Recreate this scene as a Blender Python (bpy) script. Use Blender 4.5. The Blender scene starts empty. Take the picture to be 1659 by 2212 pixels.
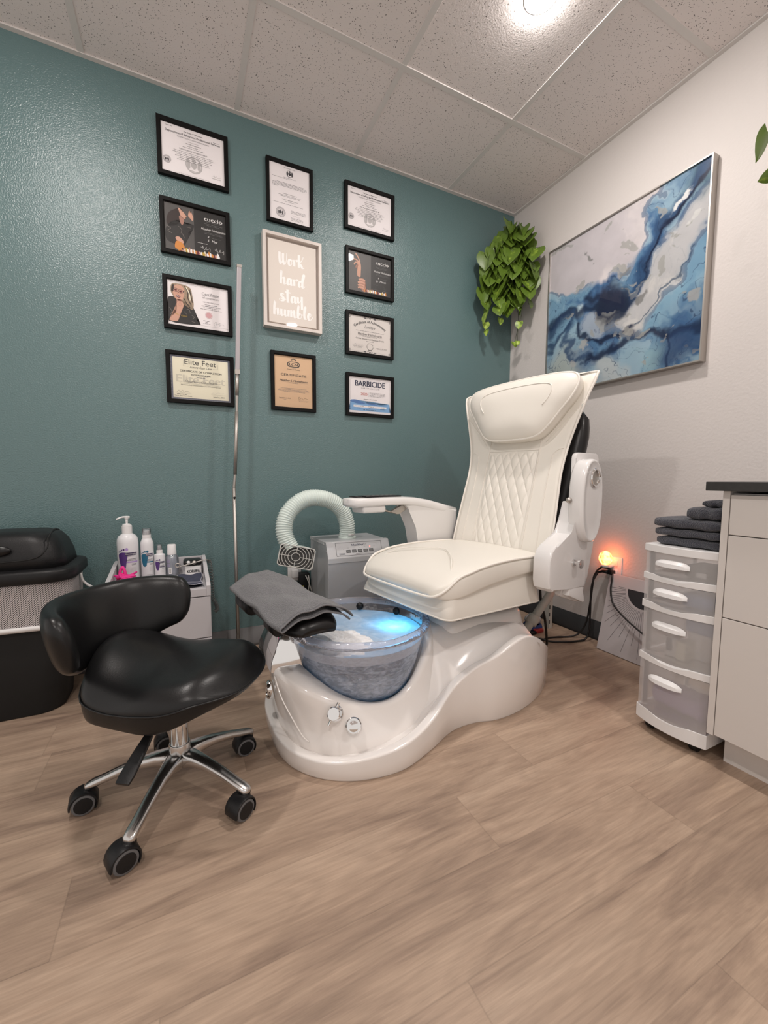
import bpy, bmesh, math, random
import numpy as np
from mathutils import Vector, Matrix, Euler
random.seed(7)
SC = bpy.context.scene
COL = SC.collection
PI = math.pi
V = Vector
H = 2.636           # ceiling height

# ------------------------------------------------------------------ materials
def new_mat(name):
    m = bpy.data.materials.new(name); m.use_nodes = True
    nt = m.node_tree; b = nt.nodes['Principled BSDF']
    return m, nt, b
def N(nt, kind, **kw):
    n = nt.nodes.new(kind)
    for k, v in kw.items():
        if k.startswith('i_'):
            key = k[2:]
            key = int(key) if key.isdigit() else key.replace('_', ' ')
            n.inputs[key].default_value = v
        else: setattr(n, k, v)
    return n
def c4(c): return (c[0], c[1], c[2], 1)
def mat(name, col, rough=.5, metal=0, spec=.5, bump=0, bscale=60, var=0, vscale=8, coat=0, sheen=0, emit=None, estr=0, detail=3, sss=0):
    m, nt, b = new_mat(name); L = nt.links.new
    b.inputs['Base Color'].default_value = c4(col); b.inputs['Roughness'].default_value = rough
    b.inputs['Metallic'].default_value = metal; b.inputs['Specular IOR Level'].default_value = spec
    b.inputs['Coat Weight'].default_value = coat; b.inputs['Coat Roughness'].default_value = .06
    b.inputs['Sheen Weight'].default_value = sheen
    if sss: b.inputs['Subsurface Weight'].default_value = sss; b.inputs['Subsurface Scale'].default_value = .02
    if emit: b.inputs['Emission Color'].default_value = c4(emit); b.inputs['Emission Strength'].default_value = estr
    tc = N(nt, 'ShaderNodeTexCoord')
    nz = N(nt, 'ShaderNodeTexNoise', i_Scale=vscale, i_Detail=3.0); L(tc.outputs['Object'], nz.inputs['Vector'])
    if True:
        v = max(var, .015)
        mx = N(nt, 'ShaderNodeMix', data_type='RGBA'); mx.inputs[6].default_value = c4([x*(1-v) for x in col]); mx.inputs[7].default_value = c4([min(1, x*(1+v)) for x in col])
        L(nz.outputs['Fac'], mx.inputs[0]); L(mx.outputs[2], b.inputs['Base Color'])
    if bump:
        n2 = N(nt, 'ShaderNodeTexNoise', i_Scale=bscale, i_Detail=float(detail)); L(tc.outputs['Object'], n2.inputs['Vector'])
        bp = N(nt, 'ShaderNodeBump', i_Strength=bump, i_Distance=.01); L(n2.outputs['Fac'], bp.inputs['Height']); L(bp.outputs[0], b.inputs['Normal'])
    return m
def clear_mat(name, tint=(1, 1, 1), rough=.03, gloss=.12, op=0.0, opcol=(.8, .8, .8), bump=0, bscale=30, ior=1.45):
    """see-through sheet: transparent + glossy (+ a milky diffuse share)"""
    m, nt, b = new_mat(name); L = nt.links.new; nt.nodes.remove(b)
    out = nt.nodes['Material Output']
    tr = N(nt, 'ShaderNodeBsdfTransparent'); tr.inputs[0].default_value = c4(tint)
    gl = N(nt, 'ShaderNodeBsdfGlossy', i_Roughness=rough)
    fr = N(nt, 'ShaderNodeFresnel', i_IOR=ior)
    ad = N(nt, 'ShaderNodeMath', operation='MULTIPLY_ADD'); ad.inputs[1].default_value = 1.0; ad.inputs[2].default_value = gloss*.15
    L(fr.outputs[0], ad.inputs[0])
    mx = N(nt, 'ShaderNodeMixShader'); L(ad.outputs[0], mx.inputs[0])
    last = tr
    if op > 0:
        df = N(nt, 'ShaderNodeBsdfDiffuse'); df.inputs[0].default_value = c4(opcol)
        tl = N(nt, 'ShaderNodeBsdfTranslucent'); tl.inputs[0].default_value = c4(opcol)
        a = N(nt, 'ShaderNodeMixShader', i_Fac=.4); L(df.outputs[0], a.inputs[1]); L(tl.outputs[0], a.inputs[2])
        m1 = N(nt, 'ShaderNodeMixShader', i_Fac=op); L(tr.outputs[0], m1.inputs[1]); L(a.outputs[0], m1.inputs[2]); last = m1
    L(last.outputs[0], mx.inputs[1]); L(gl.outputs[0], mx.inputs[2]); L(mx.outputs[0], out.inputs[0])
    if bump:
        tc = N(nt, 'ShaderNodeTexCoord'); n2 = N(nt, 'ShaderNodeTexNoise', i_Scale=bscale); L(tc.outputs['Object'], n2.inputs['Vector'])
        bp = N(nt, 'ShaderNodeBump', i_Strength=bump, i_Distance=.01); L(n2.outputs['Fac'], bp.inputs['Height'])
        L(bp.outputs[0], gl.inputs['Normal']); L(bp.outputs[0], fr.inputs['Normal'])
    return m

M = {}
M['teal'] = None
M['gloss_white'] = mat('gloss_white_fiberglass', (.85, .81, .78), .13, coat=.6, var=.01)
M['arm_white'] = mat('white_arm_plastic', (.76, .745, .74), .2, coat=.3)
M['vinyl'] = mat('cream_vinyl', (.80, .765, .70), .42, bump=.12, bscale=9, detail=2)
M['piping'] = mat('cream_piping', (.84, .80, .74), .4)
M['black_plastic'] = mat('black_plastic', (.008, .008, .009), .42, spec=.35, bump=.08, bscale=400)
M['black_leather'] = mat('black_leather', (.006, .006, .0065), .33, bump=.035, bscale=260, detail=4, spec=.38)
M['black_satin'] = mat('black_satin', (.007, .0065, .007), .3, spec=.35)
M['black_matte'] = mat('black_matte_fabric', (.010, .010, .010), .85)
M['frame_black'] = mat('black_frame_wood', (.0045, .004, .004), .5, spec=.15)
M['chrome'] = mat('chrome', (.82, .82, .82), .06, metal=1)
M['steel'] = mat('brushed_steel', (.46, .43, .40), .45, metal=1)
M['alu'] = mat('polished_aluminium', (.62, .61, .60), .22, metal=1, var=.05)
M['grey_metal'] = mat('grey_painted_metal', (.40, .405, .42), .3, spec=.5)
M['grey_light'] = mat('light_grey_metal', (.50, .50, .51), .32)
M['hose'] = mat('pale_mint_hose', (.66, .74, .70), .45)
M['grille'] = mat('grey_grille', (.50, .49, .46), .45)
M['dark_hole'] = mat('dark_recess', (.045, .042, .04), .7)
M['towel_grey'] = mat('grey_terry', (.125, .125, .138), .95, bump=1., bscale=330, var=.6, vscale=240, sheen=.5)
M['towel_dark'] = mat('dark_slate_terry', (.050, .053, .074), .95, bump=1., bscale=330, var=.5, vscale=240, sheen=.3)
M['hem'] = mat('towel_hem', (.17, .17, .18), .9)
M['cab'] = mat('white_cabinet_laminate', (.66, .62, .59), .38)
M['cart'] = mat('white_cart_laminate', (.56, .54, .56), .3)
M['worktop'] = mat('charcoal_worktop', (.028, .027, .026), .45, var=.3, vscale=90)
M['white_plastic'] = mat('white_plastic', (.78, .77, .77), .35)
M['bottle'] = mat('white_bottle_plastic', (.74, .74, .76), .3)
M['label_white'] = mat('white_label', (.80, .79, .79), .5)
M['purple'] = mat('purple_print', (.075, .03, .17), .5)
M['lilac'] = mat('lilac_print', (.40, .28, .58), .5)
M['tealblue'] = mat('blue_print', (.008, .12, .21), .5)
M['plum'] = mat('plum_print', (.04, .03, .08), .5)
M['ink'] = mat('black_ink', (.03, .03, .035), .6)
M['ink_grey'] = mat('grey_ink', (.22, .21, .22), .7)
M['ink_faint'] = mat('faint_ink', (.50, .48, .48), .7)
M['ink_white'] = mat('white_ink', (.80, .79, .78), .6)
M['ink_dim'] = mat('dim_grey_ink', (.16, .16, .16), .6)
M['red_ink'] = mat('red_ink', (.55, .12, .10), .6)
M['pink_print'] = mat('pink_print', (.62, .36, .38), .6)
M['blue_wash'] = mat('blue_wash', (.22, .42, .68), .6, var=.12, vscale=30)
M['blue_deep'] = mat('blue_deep_wash', (.09, .20, .45), .6, var=.2, vscale=30)
M['navy'] = mat('navy_ink', (.015, .022, .06), .6)
M['skin'] = mat('printed_skin', (.62, .36, .27), .6)
M['skin_dark'] = mat('printed_skin_shade', (.42, .22, .17), .6)
M['hair'] = mat('printed_blond_hair', (.36, .27, .19), .6, var=.35, vscale=120)
M['hair_dark'] = mat('printed_dark_hair', (.035, .022, .020), .6)
M['jacket'] = mat('printed_jacket', (.018, .016, .016), .5, var=.5, vscale=80)
M['jacket_hi'] = mat('printed_jacket_shine', (.20, .18, .16), .5)
M['gold'] = mat('gold_ink', (.50, .33, .05), .5)
M['orange'] = mat('orange_print', (.62, .25, .05), .5)
M['maroon'] = mat('maroon_print', (.14, .02, .03), .5)
M['paper'] = mat('white_paper', (.84, .80, .81), .7, var=.02)
M['paper_dark'] = mat('black_paper', (.016, .015, .015), .5)
M['paper_charcoal'] = mat('charcoal_paper', (.085, .080, .078), .5, var=.25, vscale=12)
M['paper_cream'] = mat('cream_paper', (.88, .84, .68), .7)
M['paper_tan'] = mat('tan_parchment', (.72, .50, .32), .7, var=.08, vscale=12)
M['paper_grey'] = mat('pale_grey_paper', (.70, .66, .63), .7)
M['border_blue'] = mat('grey_blue_border', (.16, .17, .22), .6, var=.5, vscale=300)
M['sign_panel'] = mat('greige_panel', (.76, .70, .645), .6)
M['watermark'] = mat('pale_watermark', (.66, .63, .53), .7)
M['sign_frame'] = mat('pale_greige_frame', (.66, .60, .56), .32)
M['sign_white'] = mat('white_brush_lettering', (.95, .94, .93), .4, var=.05, vscale=70)
M['pink'] = mat('magenta_net', (.75, .03, .26), .6)
M['denim'] = mat('dark_denim', (.045, .05, .085), .85, bump=.5, bscale=300, var=.35, vscale=90)
M['denim_fray'] = mat('denim_fray', (.45, .45, .52), .9)
M['wood_pale'] = mat('pale_wood', (.62, .48, .30), .6)
M['cord_grey'] = mat('grey_cord', (.12, .125, .12), .5)
M['cable_black'] = mat('black_cable', (.012, .010, .010), .45)
M['cable_white'] = mat('white_cable', (.60, .58, .55), .4)
M['yellow'] = mat('yellow_tag', (.62, .52, .04), .5)
M['red_plastic'] = mat('red_plastic', (.35, .03, .03), .45)
M['blue_fabric'] = mat('blue_fabric', (.02, .04, .16), .8)
M['white_fluff'] = mat('white_fluff', (.50, .49, .50), .9, bump=1, bscale=120)
M['strut'] = mat('cream_strut', (.52, .50, .45), .5)
M['canvas_white'] = mat('canvas_white', (.58, .54, .55), .6)
M['base_dark'] = mat('charcoal_vinyl_base', (.055, .055, .058), .5)
M['base_grey'] = mat('grey_vinyl_base', (.13, .125, .125), .55)
M['tire'] = mat('grey_tread', (.12, .12, .125), .5)
M['vine'] = mat('vine_stem', (.035, .045, .018), .6)
M['frost'] = mat('frosted_led_channel', (.42, .39, .41), .35)
M['liquid'] = clear_mat('clear_bottle_liquid', (.86, .89, .93), .1, .3, .35, (.62, .66, .74))
M['cap_clear'] = clear_mat('clear_cap', (.92, .93, .95), .05, .8, .12, (.8, .8, .85))
M['pane'] = clear_mat('picture_glass', (.99, .99, .99), .02, .08, ior=1.16)
M['drawer'] = clear_mat('frosted_drawer_plastic', (.97, .97, .98), .3, .5, .50, (.95, .93, .93))
M['bowl'] = clear_mat('clear_bowl', (.88, .90, .95), .04, .6, .10, (.70, .72, .80), bump=.3, bscale=24, ior=1.28)

# ---- rim glass
m, nt, b = new_mat('bowl_rim_glass'); L = nt.links.new
b.inputs['Base Color'].default_value = (.86, .88, .97, 1); b.inputs['Transmission Weight'].default_value = .85; b.inputs['Roughness'].default_value = .06; b.inputs['IOR'].default_value = 1.42
tc = N(nt, 'ShaderNodeTexCoord'); n2 = N(nt, 'ShaderNodeTexNoise', i_Scale=38.0, i_Detail=2.0); L(tc.outputs['Object'], n2.inputs['Vector'])
bp = N(nt, 'ShaderNodeBump', i_Strength=.55, i_Distance=.01); L(n2.outputs['Fac'], bp.inputs['Height']); L(bp.outputs[0], b.inputs['Normal'])
M['rim'] = m
# ---- cloudy water (thin translucent skin so a lamp below glows through)
def water_mat(name, c1, c2, scale, trans, bump):
    m, nt, b = new_mat(name); L = nt.links.new; nt.nodes.remove(b)
    out = nt.nodes['Material Output']; tc = N(nt, 'ShaderNodeTexCoord')
    mp = N(nt, 'ShaderNodeMapping'); mp.inputs['Scale'].default_value = (1, 1, 2.2); L(tc.outputs['Object'], mp.inputs[0])
    nz = N(nt, 'ShaderNodeTexNoise', i_Scale=scale, i_Detail=4.0, i_Distortion=1.2); L(mp.outputs[0], nz.inputs['Vector'])
    rp = N(nt, 'ShaderNodeValToRGB'); rp.color_ramp.elements[0].position = .4; rp.color_ramp.elements[1].position = .62
    rp.color_ramp.elements[0].color = c4(c1); rp.color_ramp.elements[1].color = c4(c2); L(nz.outputs['Fac'], rp.inputs[0])
    d = N(nt, 'ShaderNodeBsdfDiffuse'); t = N(nt, 'ShaderNodeBsdfTranslucent'); g = N(nt, 'ShaderNodeBsdfGlossy', i_Roughness=.15)
    L(rp.outputs[0], d.inputs[0]); L(rp.outputs[0], t.inputs[0])
    a = N(nt, 'ShaderNodeMixShader', i_Fac=trans); L(d.outputs[0], a.inputs[1]); L(t.outputs[0], a.inputs[2])
    z = N(nt, 'ShaderNodeMixShader', i_Fac=.05); L(a.outputs[0], z.inputs[1]); L(g.outputs[0], z.inputs[2]); L(z.outputs[0], out.inputs[0])
    bp = N(nt, 'ShaderNodeBump', i_Strength=bump, i_Distance=.02); L(nz.outputs['Fac'], bp.inputs['Height'])
    for q in (d, g): L(bp.outputs[0], q.inputs['Normal'])
    return m
M['water_top'] = water_mat('cloudy_water_surface', (.60, .68, .74), (.82, .84, .86), 14., .5, .15)
M['water_side'] = water_mat('cloudy_water_seen_through_bowl', (.46, .49, .53), (.86, .88, .91), 30., .07, .9)
M['foam'] = water_mat('white_foam', (.86, .83, .82), (.97, .95, .94), 40., .08, .35)

# ---- teal wall
def wall_mat(name, col, rough, bstr, bscale, spec):
    m, nt, b = new_mat(name); L = nt.links.new
    tc = N(nt, 'ShaderNodeTexCoord')
    nz = N(nt, 'ShaderNodeTexNoise', i_Scale=1.7, i_Detail=3.0); L(tc.outputs['Object'], nz.inputs['Vector'])
    mx = N(nt, 'ShaderNodeMix', data_type='RGBA'); mx.inputs[6].default_value = c4([x*.96 for x in col]); mx.inputs[7].default_value = c4([x*1.04 for x in col])
    L(nz.outputs['Fac'], mx.inputs[0]); L(mx.outputs[2], b.inputs['Base Color'])
    n2 = N(nt, 'ShaderNodeTexNoise', i_Scale=bscale, i_Detail=2.5, i_Roughness=.45); L(tc.outputs['Object'], n2.inputs['Vector'])
    bp = N(nt, 'ShaderNodeBump', i_Strength=bstr, i_Distance=.004); L(n2.outputs['Fac'], bp.inputs['Height']); L(bp.outputs[0], b.inputs['Normal'])
    b.inputs['Roughness'].default_value = rough; b.inputs['Specular IOR Level'].default_value = spec
    return m
M['teal'] = wall_mat('teal_orange_peel_paint', (.110, .184, .189), .27, .50, 185., .6)
M['wall_white'] = wall_mat('greige_white_paint', (.665, .625, .605), .55, .28, 85., .25)

# ---- ceiling tile
m, nt, b = new_mat('acoustic_ceiling_tile'); L = nt.links.new
tc = N(nt, 'ShaderNodeTexCoord')
vo = N(nt, 'ShaderNodeTexVoronoi', i_Scale=150.0); mp = N(nt, 'ShaderNodeMapping'); L(tc.outputs['Object'], mp.inputs[0])
nd = N(nt, 'ShaderNodeTexNoise', i_Scale=60.0, i_Detail=2.0); L(tc.outputs['Object'], nd.inputs['Vector'])
va = N(nt, 'ShaderNodeVectorMath', operation='MULTIPLY_ADD'); va.inputs[1].default_value = (.016, .016, .016); L(nd.outputs['Color'], va.inputs[0]); L(tc.outputs['Object'], va.inputs[2])
L(va.outputs[0], vo.inputs['Vector'])
sr = N(nt, 'ShaderNodeSeparateColor'); L(vo.outputs['Color'], sr.inputs[0])
th = N(nt, 'ShaderNodeMapRange'); th.inputs[1].default_value = .12; th.inputs[2].default_value = 1.0; th.inputs[3].default_value = .0; th.inputs[4].default_value = .33; L(sr.outputs[0], th.inputs[0])
lt = N(nt, 'ShaderNodeMath', operation='LESS_THAN'); L(vo.outputs['Distance'], lt.inputs[0]); L(th.outputs[0], lt.inputs[1])
mx = N(nt, 'ShaderNodeMix', data_type='RGBA'); mx.inputs[6].default_value = (.85, .79, .775, 1); mx.inputs[7].default_value = (.24, .22, .21, 1)
L(lt.outputs[0], mx.inputs[0]); L(mx.outputs[2], b.inputs['Base Color']); b.inputs['Roughness'].default_value = .9; b.inputs['Specular IOR Level'].default_value = .15
bp = N(nt, 'ShaderNodeBump', i_Strength=.25, i_Distance=.003); n3 = N(nt, 'ShaderNodeTexNoise', i_Scale=180.); L(tc.outputs['Object'], n3.inputs['Vector']); L(n3.outputs['Fac'], bp.inputs['Height']); L(bp.outputs[0], b.inputs['Normal'])
M['tile'] = m
M['grid'] = mat('ceiling_grid_metal', (.74, .71, .69), .5)

# ---- floor planks
m, nt, b = new_mat('oak_vinyl_plank'); L = nt.links.new
uv = N(nt, 'ShaderNodeUVMap', uv_map='plank'); at = N(nt, 'ShaderNodeAttribute', attribute_name='pl'); geo = N(nt, 'ShaderNodeNewGeometry')
sa = N(nt, 'ShaderNodeSeparateColor'); L(at.outputs['Color'], sa.inputs[0])
off = N(nt, 'ShaderNodeVectorMath', operation='MULTIPLY_ADD'); off.inputs[1].default_value = (31., 17., 9.); L(at.outputs['Color'], off.inputs[0]); L(geo.outputs['Position'], off.inputs[2])
mp = N(nt, 'ShaderNodeMapping'); mp.inputs['Scale'].default_value = (1.0, 6.0, 1.0); L(off.outputs[0], mp.inputs[0])
g1 = N(nt, 'ShaderNodeTexNoise', i_Scale=1.6, i_Detail=6.0, i_Roughness=.6, i_Distortion=.9); L(mp.outputs[0], g1.inputs['Vector'])
mp2 = N(nt, 'ShaderNodeMapping'); mp2.inputs['Scale'].default_value = (9., 170.0, 1.0); L(off.outputs[0], mp2.inputs[0])
g2 = N(nt, 'ShaderNodeTexNoise', i_Scale=1.0, i_Detail=5.0, i_Roughness=.65, i_Distortion=.3); L(mp2.outputs[0], g2.inputs['Vector'])
mp3 = N(nt, 'ShaderNodeMapping'); mp3.inputs['Scale'].default_value = (1.6, 6.5, 1.0); L(off.outputs[0], mp3.inputs[0])
wv = N(nt, 'ShaderNodeTexNoise', i_Scale=1.3, i_Detail=1.0, i_Distortion=.8); L(mp3.outputs[0], wv.inputs['Vector'])
wm = N(nt, 'ShaderNodeMath', operation='MULTIPLY'); wm.inputs[1].default_value = 46.; L(wv.outputs['Fac'], wm.inputs[0])
ws = N(nt, 'ShaderNodeMath', operation='SINE'); L(wm.outputs[0], ws.inputs[0])
r1 = N(nt, 'ShaderNodeValToRGB'); e = r1.color_ramp.elements; e[0].position = .3; e[0].color = (.230, .160, .120, 1); e[1].position = .72; e[1].color = (.470, .350, .262, 1)
k = r1.color_ramp.elements.new(.5); k.color = (.392, .284, .209, 1); L(g1.outputs['Fac'], r1.inputs[0])
# fine grain darkening
mr = N(nt, 'ShaderNodeMapRange'); mr.inputs[1].default_value = .3; mr.inputs[2].default_value = .7; mr.inputs[3].default_value = .84; mr.inputs[4].default_value = 1.12; L(g2.outputs['Fac'], mr.inputs[0])
mr2 = N(nt, 'ShaderNodeMapRange'); mr2.inputs[1].default_value = -1; mr2.inputs[2].default_value = 1; mr2.inputs[3].default_value = .95; mr2.inputs[4].default_value = 1.03; L(ws.outputs[0], mr2.inputs[0])
mr3 = N(nt, 'ShaderNodeMapRange'); mr3.inputs[3].default_value = .92; mr3.inputs[4].default_value = 1.07; L(sa.outputs[1], mr3.inputs[0])
p1 = N(nt, 'ShaderNodeMath', operation='MULTIPLY'); L(mr.outputs[0], p1.inputs[0]); L(mr2.outputs[0], p1.inputs[1])
p2 = N(nt, 'ShaderNodeMath', operation='MULTIPLY'); L(p1.outputs[0], p2.inputs[0]); L(mr3.outputs[0], p2.inputs[1])
# seam: distance to plank edge, uv in metres, plank size in attribute blue (length)
su = N(nt, 'ShaderNodeSeparateXYZ'); L(uv.outputs[0], su.inputs[0])
ed = N(nt, 'ShaderNodeMath', operation='MINIMUM'); L(su.outputs[0], ed.inputs[0]); L(su.outputs[1], ed.inputs[1])
sm = N(nt, 'ShaderNodeMapRange'); sm.inputs[1].default_value = .0006; sm.inputs[2].default_value = .0022; sm.inputs[3].default_value = .84; sm.inputs[4].default_value = 1.; L(ed.outputs[0], sm.inputs[0])
mk_ = N(nt, 'ShaderNodeMapping'); mk_.inputs['Scale'].default_value = (1.5, 4.2, 1.0); L(off.outputs[0], mk_.inputs[0])
nw = N(nt, 'ShaderNodeVectorMath', operation='MULTIPLY_ADD'); nw.inputs[1].default_value = (.10, .10, 0); L(g1.outputs['Color'], nw.inputs[0]); L(mk_.outputs[0], nw.inputs[2])
vk = N(nt, 'ShaderNodeTexVoronoi', i_Scale=1.0); L(nw.outputs[0], vk.inputs['Vector'])
kr = N(nt, 'ShaderNodeMapRange', interpolation_type='SMOOTHSTEP'); kr.inputs[1].default_value = .0; kr.inputs[2].default_value = .07; kr.inputs[3].default_value = .66; kr.inputs[4].default_value = 1.; L(vk.outputs['Distance'], kr.inputs[0])
km = N(nt, 'ShaderNodeMath', operation='MULTIPLY'); km.inputs[1].default_value = 75.; L(vk.outputs['Distance'], km.inputs[0]); ks = N(nt, 'ShaderNodeMath', operation='SINE'); L(km.outputs[0], ks.inputs[0])
kf = N(nt, 'ShaderNodeMapRange'); kf.inputs[1].default_value = .05; kf.inputs[2].default_value = .38; kf.inputs[3].default_value = .065; kf.inputs[4].default_value = 0.; L(vk.outputs['Distance'], kf.inputs[0])
kq = N(nt, 'ShaderNodeMath', operation='MULTIPLY_ADD'); kq.inputs[2].default_value = 1.; L(ks.outputs[0], kq.inputs[0]); L(kf.outputs[0], kq.inputs[1])
kk = N(nt, 'ShaderNodeMath', operation='MULTIPLY'); L(kr.outputs[0], kk.inputs[0]); L(kq.outputs[0], kk.inputs[1])
p2b = N(nt, 'ShaderNodeMath', operation='MULTIPLY'); L(p2.outputs[0], p2b.inputs[0]); L(kk.outputs[0], p2b.inputs[1]); p2 = p2b
p3 = N(nt, 'ShaderNodeMath', operation='MULTIPLY'); L(p2.outputs[0], p3.inputs[0]); L(sm.outputs[0], p3.inputs[1])
vm = N(nt, 'ShaderNodeVectorMath', operation='SCALE'); L(r1.outputs[0], vm.inputs[0]); L(p3.outputs[0], vm.inputs['Scale'])
L(vm.outputs[0], b.inputs['Base Color']); b.inputs['Roughness'].default_value = .42; b.inputs['Specular IOR Level'].default_value = .4
bp = N(nt, 'ShaderNodeBump', i_Strength=.12, i_Distance=.002); L(g2.outputs['Fac'], bp.inputs['Height']); L(bp.outputs[0], b.inputs['Normal'])
M['floor'] = m

# ---- colour attribute material (painting), leaves, mesh liner, salt lamp
m, nt, b = new_mat('ink_painting'); at = N(nt, 'ShaderNodeAttribute', attribute_name='ink'); nt.links.new(at.outputs['Color'], b.inputs['Base Color']); b.inputs['Roughness'].default_value = .22
M['ink_art'] = m
m, nt, b = new_mat('pothos_leaf'); L = nt.links.new
at = N(nt, 'ShaderNodeAttribute', attribute_name='leaf'); tc = N(nt, 'ShaderNodeTexCoord')
nz = N(nt, 'ShaderNodeTexNoise', i_Scale=45., i_Detail=3.); L(tc.outputs['Object'], nz.inputs['Vector'])
sp = N(nt, 'ShaderNodeSeparateColor'); L(at.outputs['Color'], sp.inputs[0])
a1 = N(nt, 'ShaderNodeMath', operation='ADD'); L(nz.outputs['Fac'], a1.inputs[0]); L(sp.outputs[0], a1.inputs[1])
rp = N(nt, 'ShaderNodeValToRGB'); e = rp.color_ramp.elements; e[0].position = .35; e[0].color = (.10, .17, .02, 1); e[1].position = .62; e[1].color = (.34, .48, .06, 1)
k = e.new(1.0); k.color = (.58, .70, .18, 1); k = e.new(1.3 if False else .999); k.color = (.72, .80, .36, 1)
mr = N(nt, 'ShaderNodeMapRange'); mr.inputs[1].default_value = .2; mr.inputs[2].default_value = 1.5; L(a1.outputs[0], mr.inputs[0]); L(mr.outputs[0], rp.inputs[0]); L(rp.outputs[0], b.inputs['Base Color'])
b.inputs['Roughness'].default_value = .38; b.inputs['Subsurface Weight'].default_value = .0
M['leaf'] = m
m, nt, b = new_mat('white_mesh_liner'); L = nt.links.new
tc = N(nt, 'ShaderNodeTexCoord'); uvn = N(nt, 'ShaderNodeUVMap', uv_map='u')
ck = N(nt, 'ShaderNodeTexVoronoi', i_Scale=1.0, i_Randomness=0.0); mp = N(nt, 'ShaderNodeMapping'); mp.inputs['Rotation'].default_value = (0, 0, PI/4); mp.inputs['Scale'].default_value = (210, 210, 1); L(uvn.outputs[0], mp.inputs[0]); L(mp.outputs[0], ck.inputs['Vector'])
lt = N(nt, 'ShaderNodeMath', operation='LESS_THAN'); lt.inputs[1].default_value = .36; L(ck.outputs['Distance'], lt.inputs[0])
tr = N(nt, 'ShaderNodeBsdfTransparent'); mx = N(nt, 'ShaderNodeMixShader'); L(lt.outputs[0], mx.inputs[0]); b.inputs['Base Color'].default_value = (.62, .58, .58, 1)
L(b.outputs[0], mx.inputs[1]); L(tr.outputs[0], mx.inputs[2]); L(mx.outputs[0], nt.nodes['Material Output'].inputs[0])
M['net'] = m
m, nt, b = new_mat('salt_crystal_glow'); L = nt.links.new
tc = N(nt, 'ShaderNodeTexCoord'); nz = N(nt, 'ShaderNodeTexNoise', i_Scale=55., i_Detail=4.); L(tc.outputs['Object'], nz.inputs['Vector'])
rp = N(nt, 'ShaderNodeValToRGB'); e = rp.color_ramp.elements; e[0].position = .38; e[0].color = (1., .05, .012, 1); e[1].position = .6; e[1].color = (1., .27, .055, 1); L(nz.outputs['Fac'], rp.inputs[0])
L(rp.outputs[0], b.inputs['Emission Color']); b.inputs['Emission Strength'].default_value = 9.; b.inputs['Base Color'].default_value = (.8, .3, .15, 1)
M['salt'] = m
def emis(name, col, s):
    m, nt, b = new_mat(name); b.inputs['Emission Color'].default_value = c4(col); b.inputs['Emission Strength'].default_value = s; b.inputs['Base Color'].default_value = c4(col); return m
M['lamp'] = emis('warm_white_lamp_lens', (1., .935, .885), 400.)
M['red_led'] = emis('red_led', (1., .1, .08), 4.)

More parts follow.
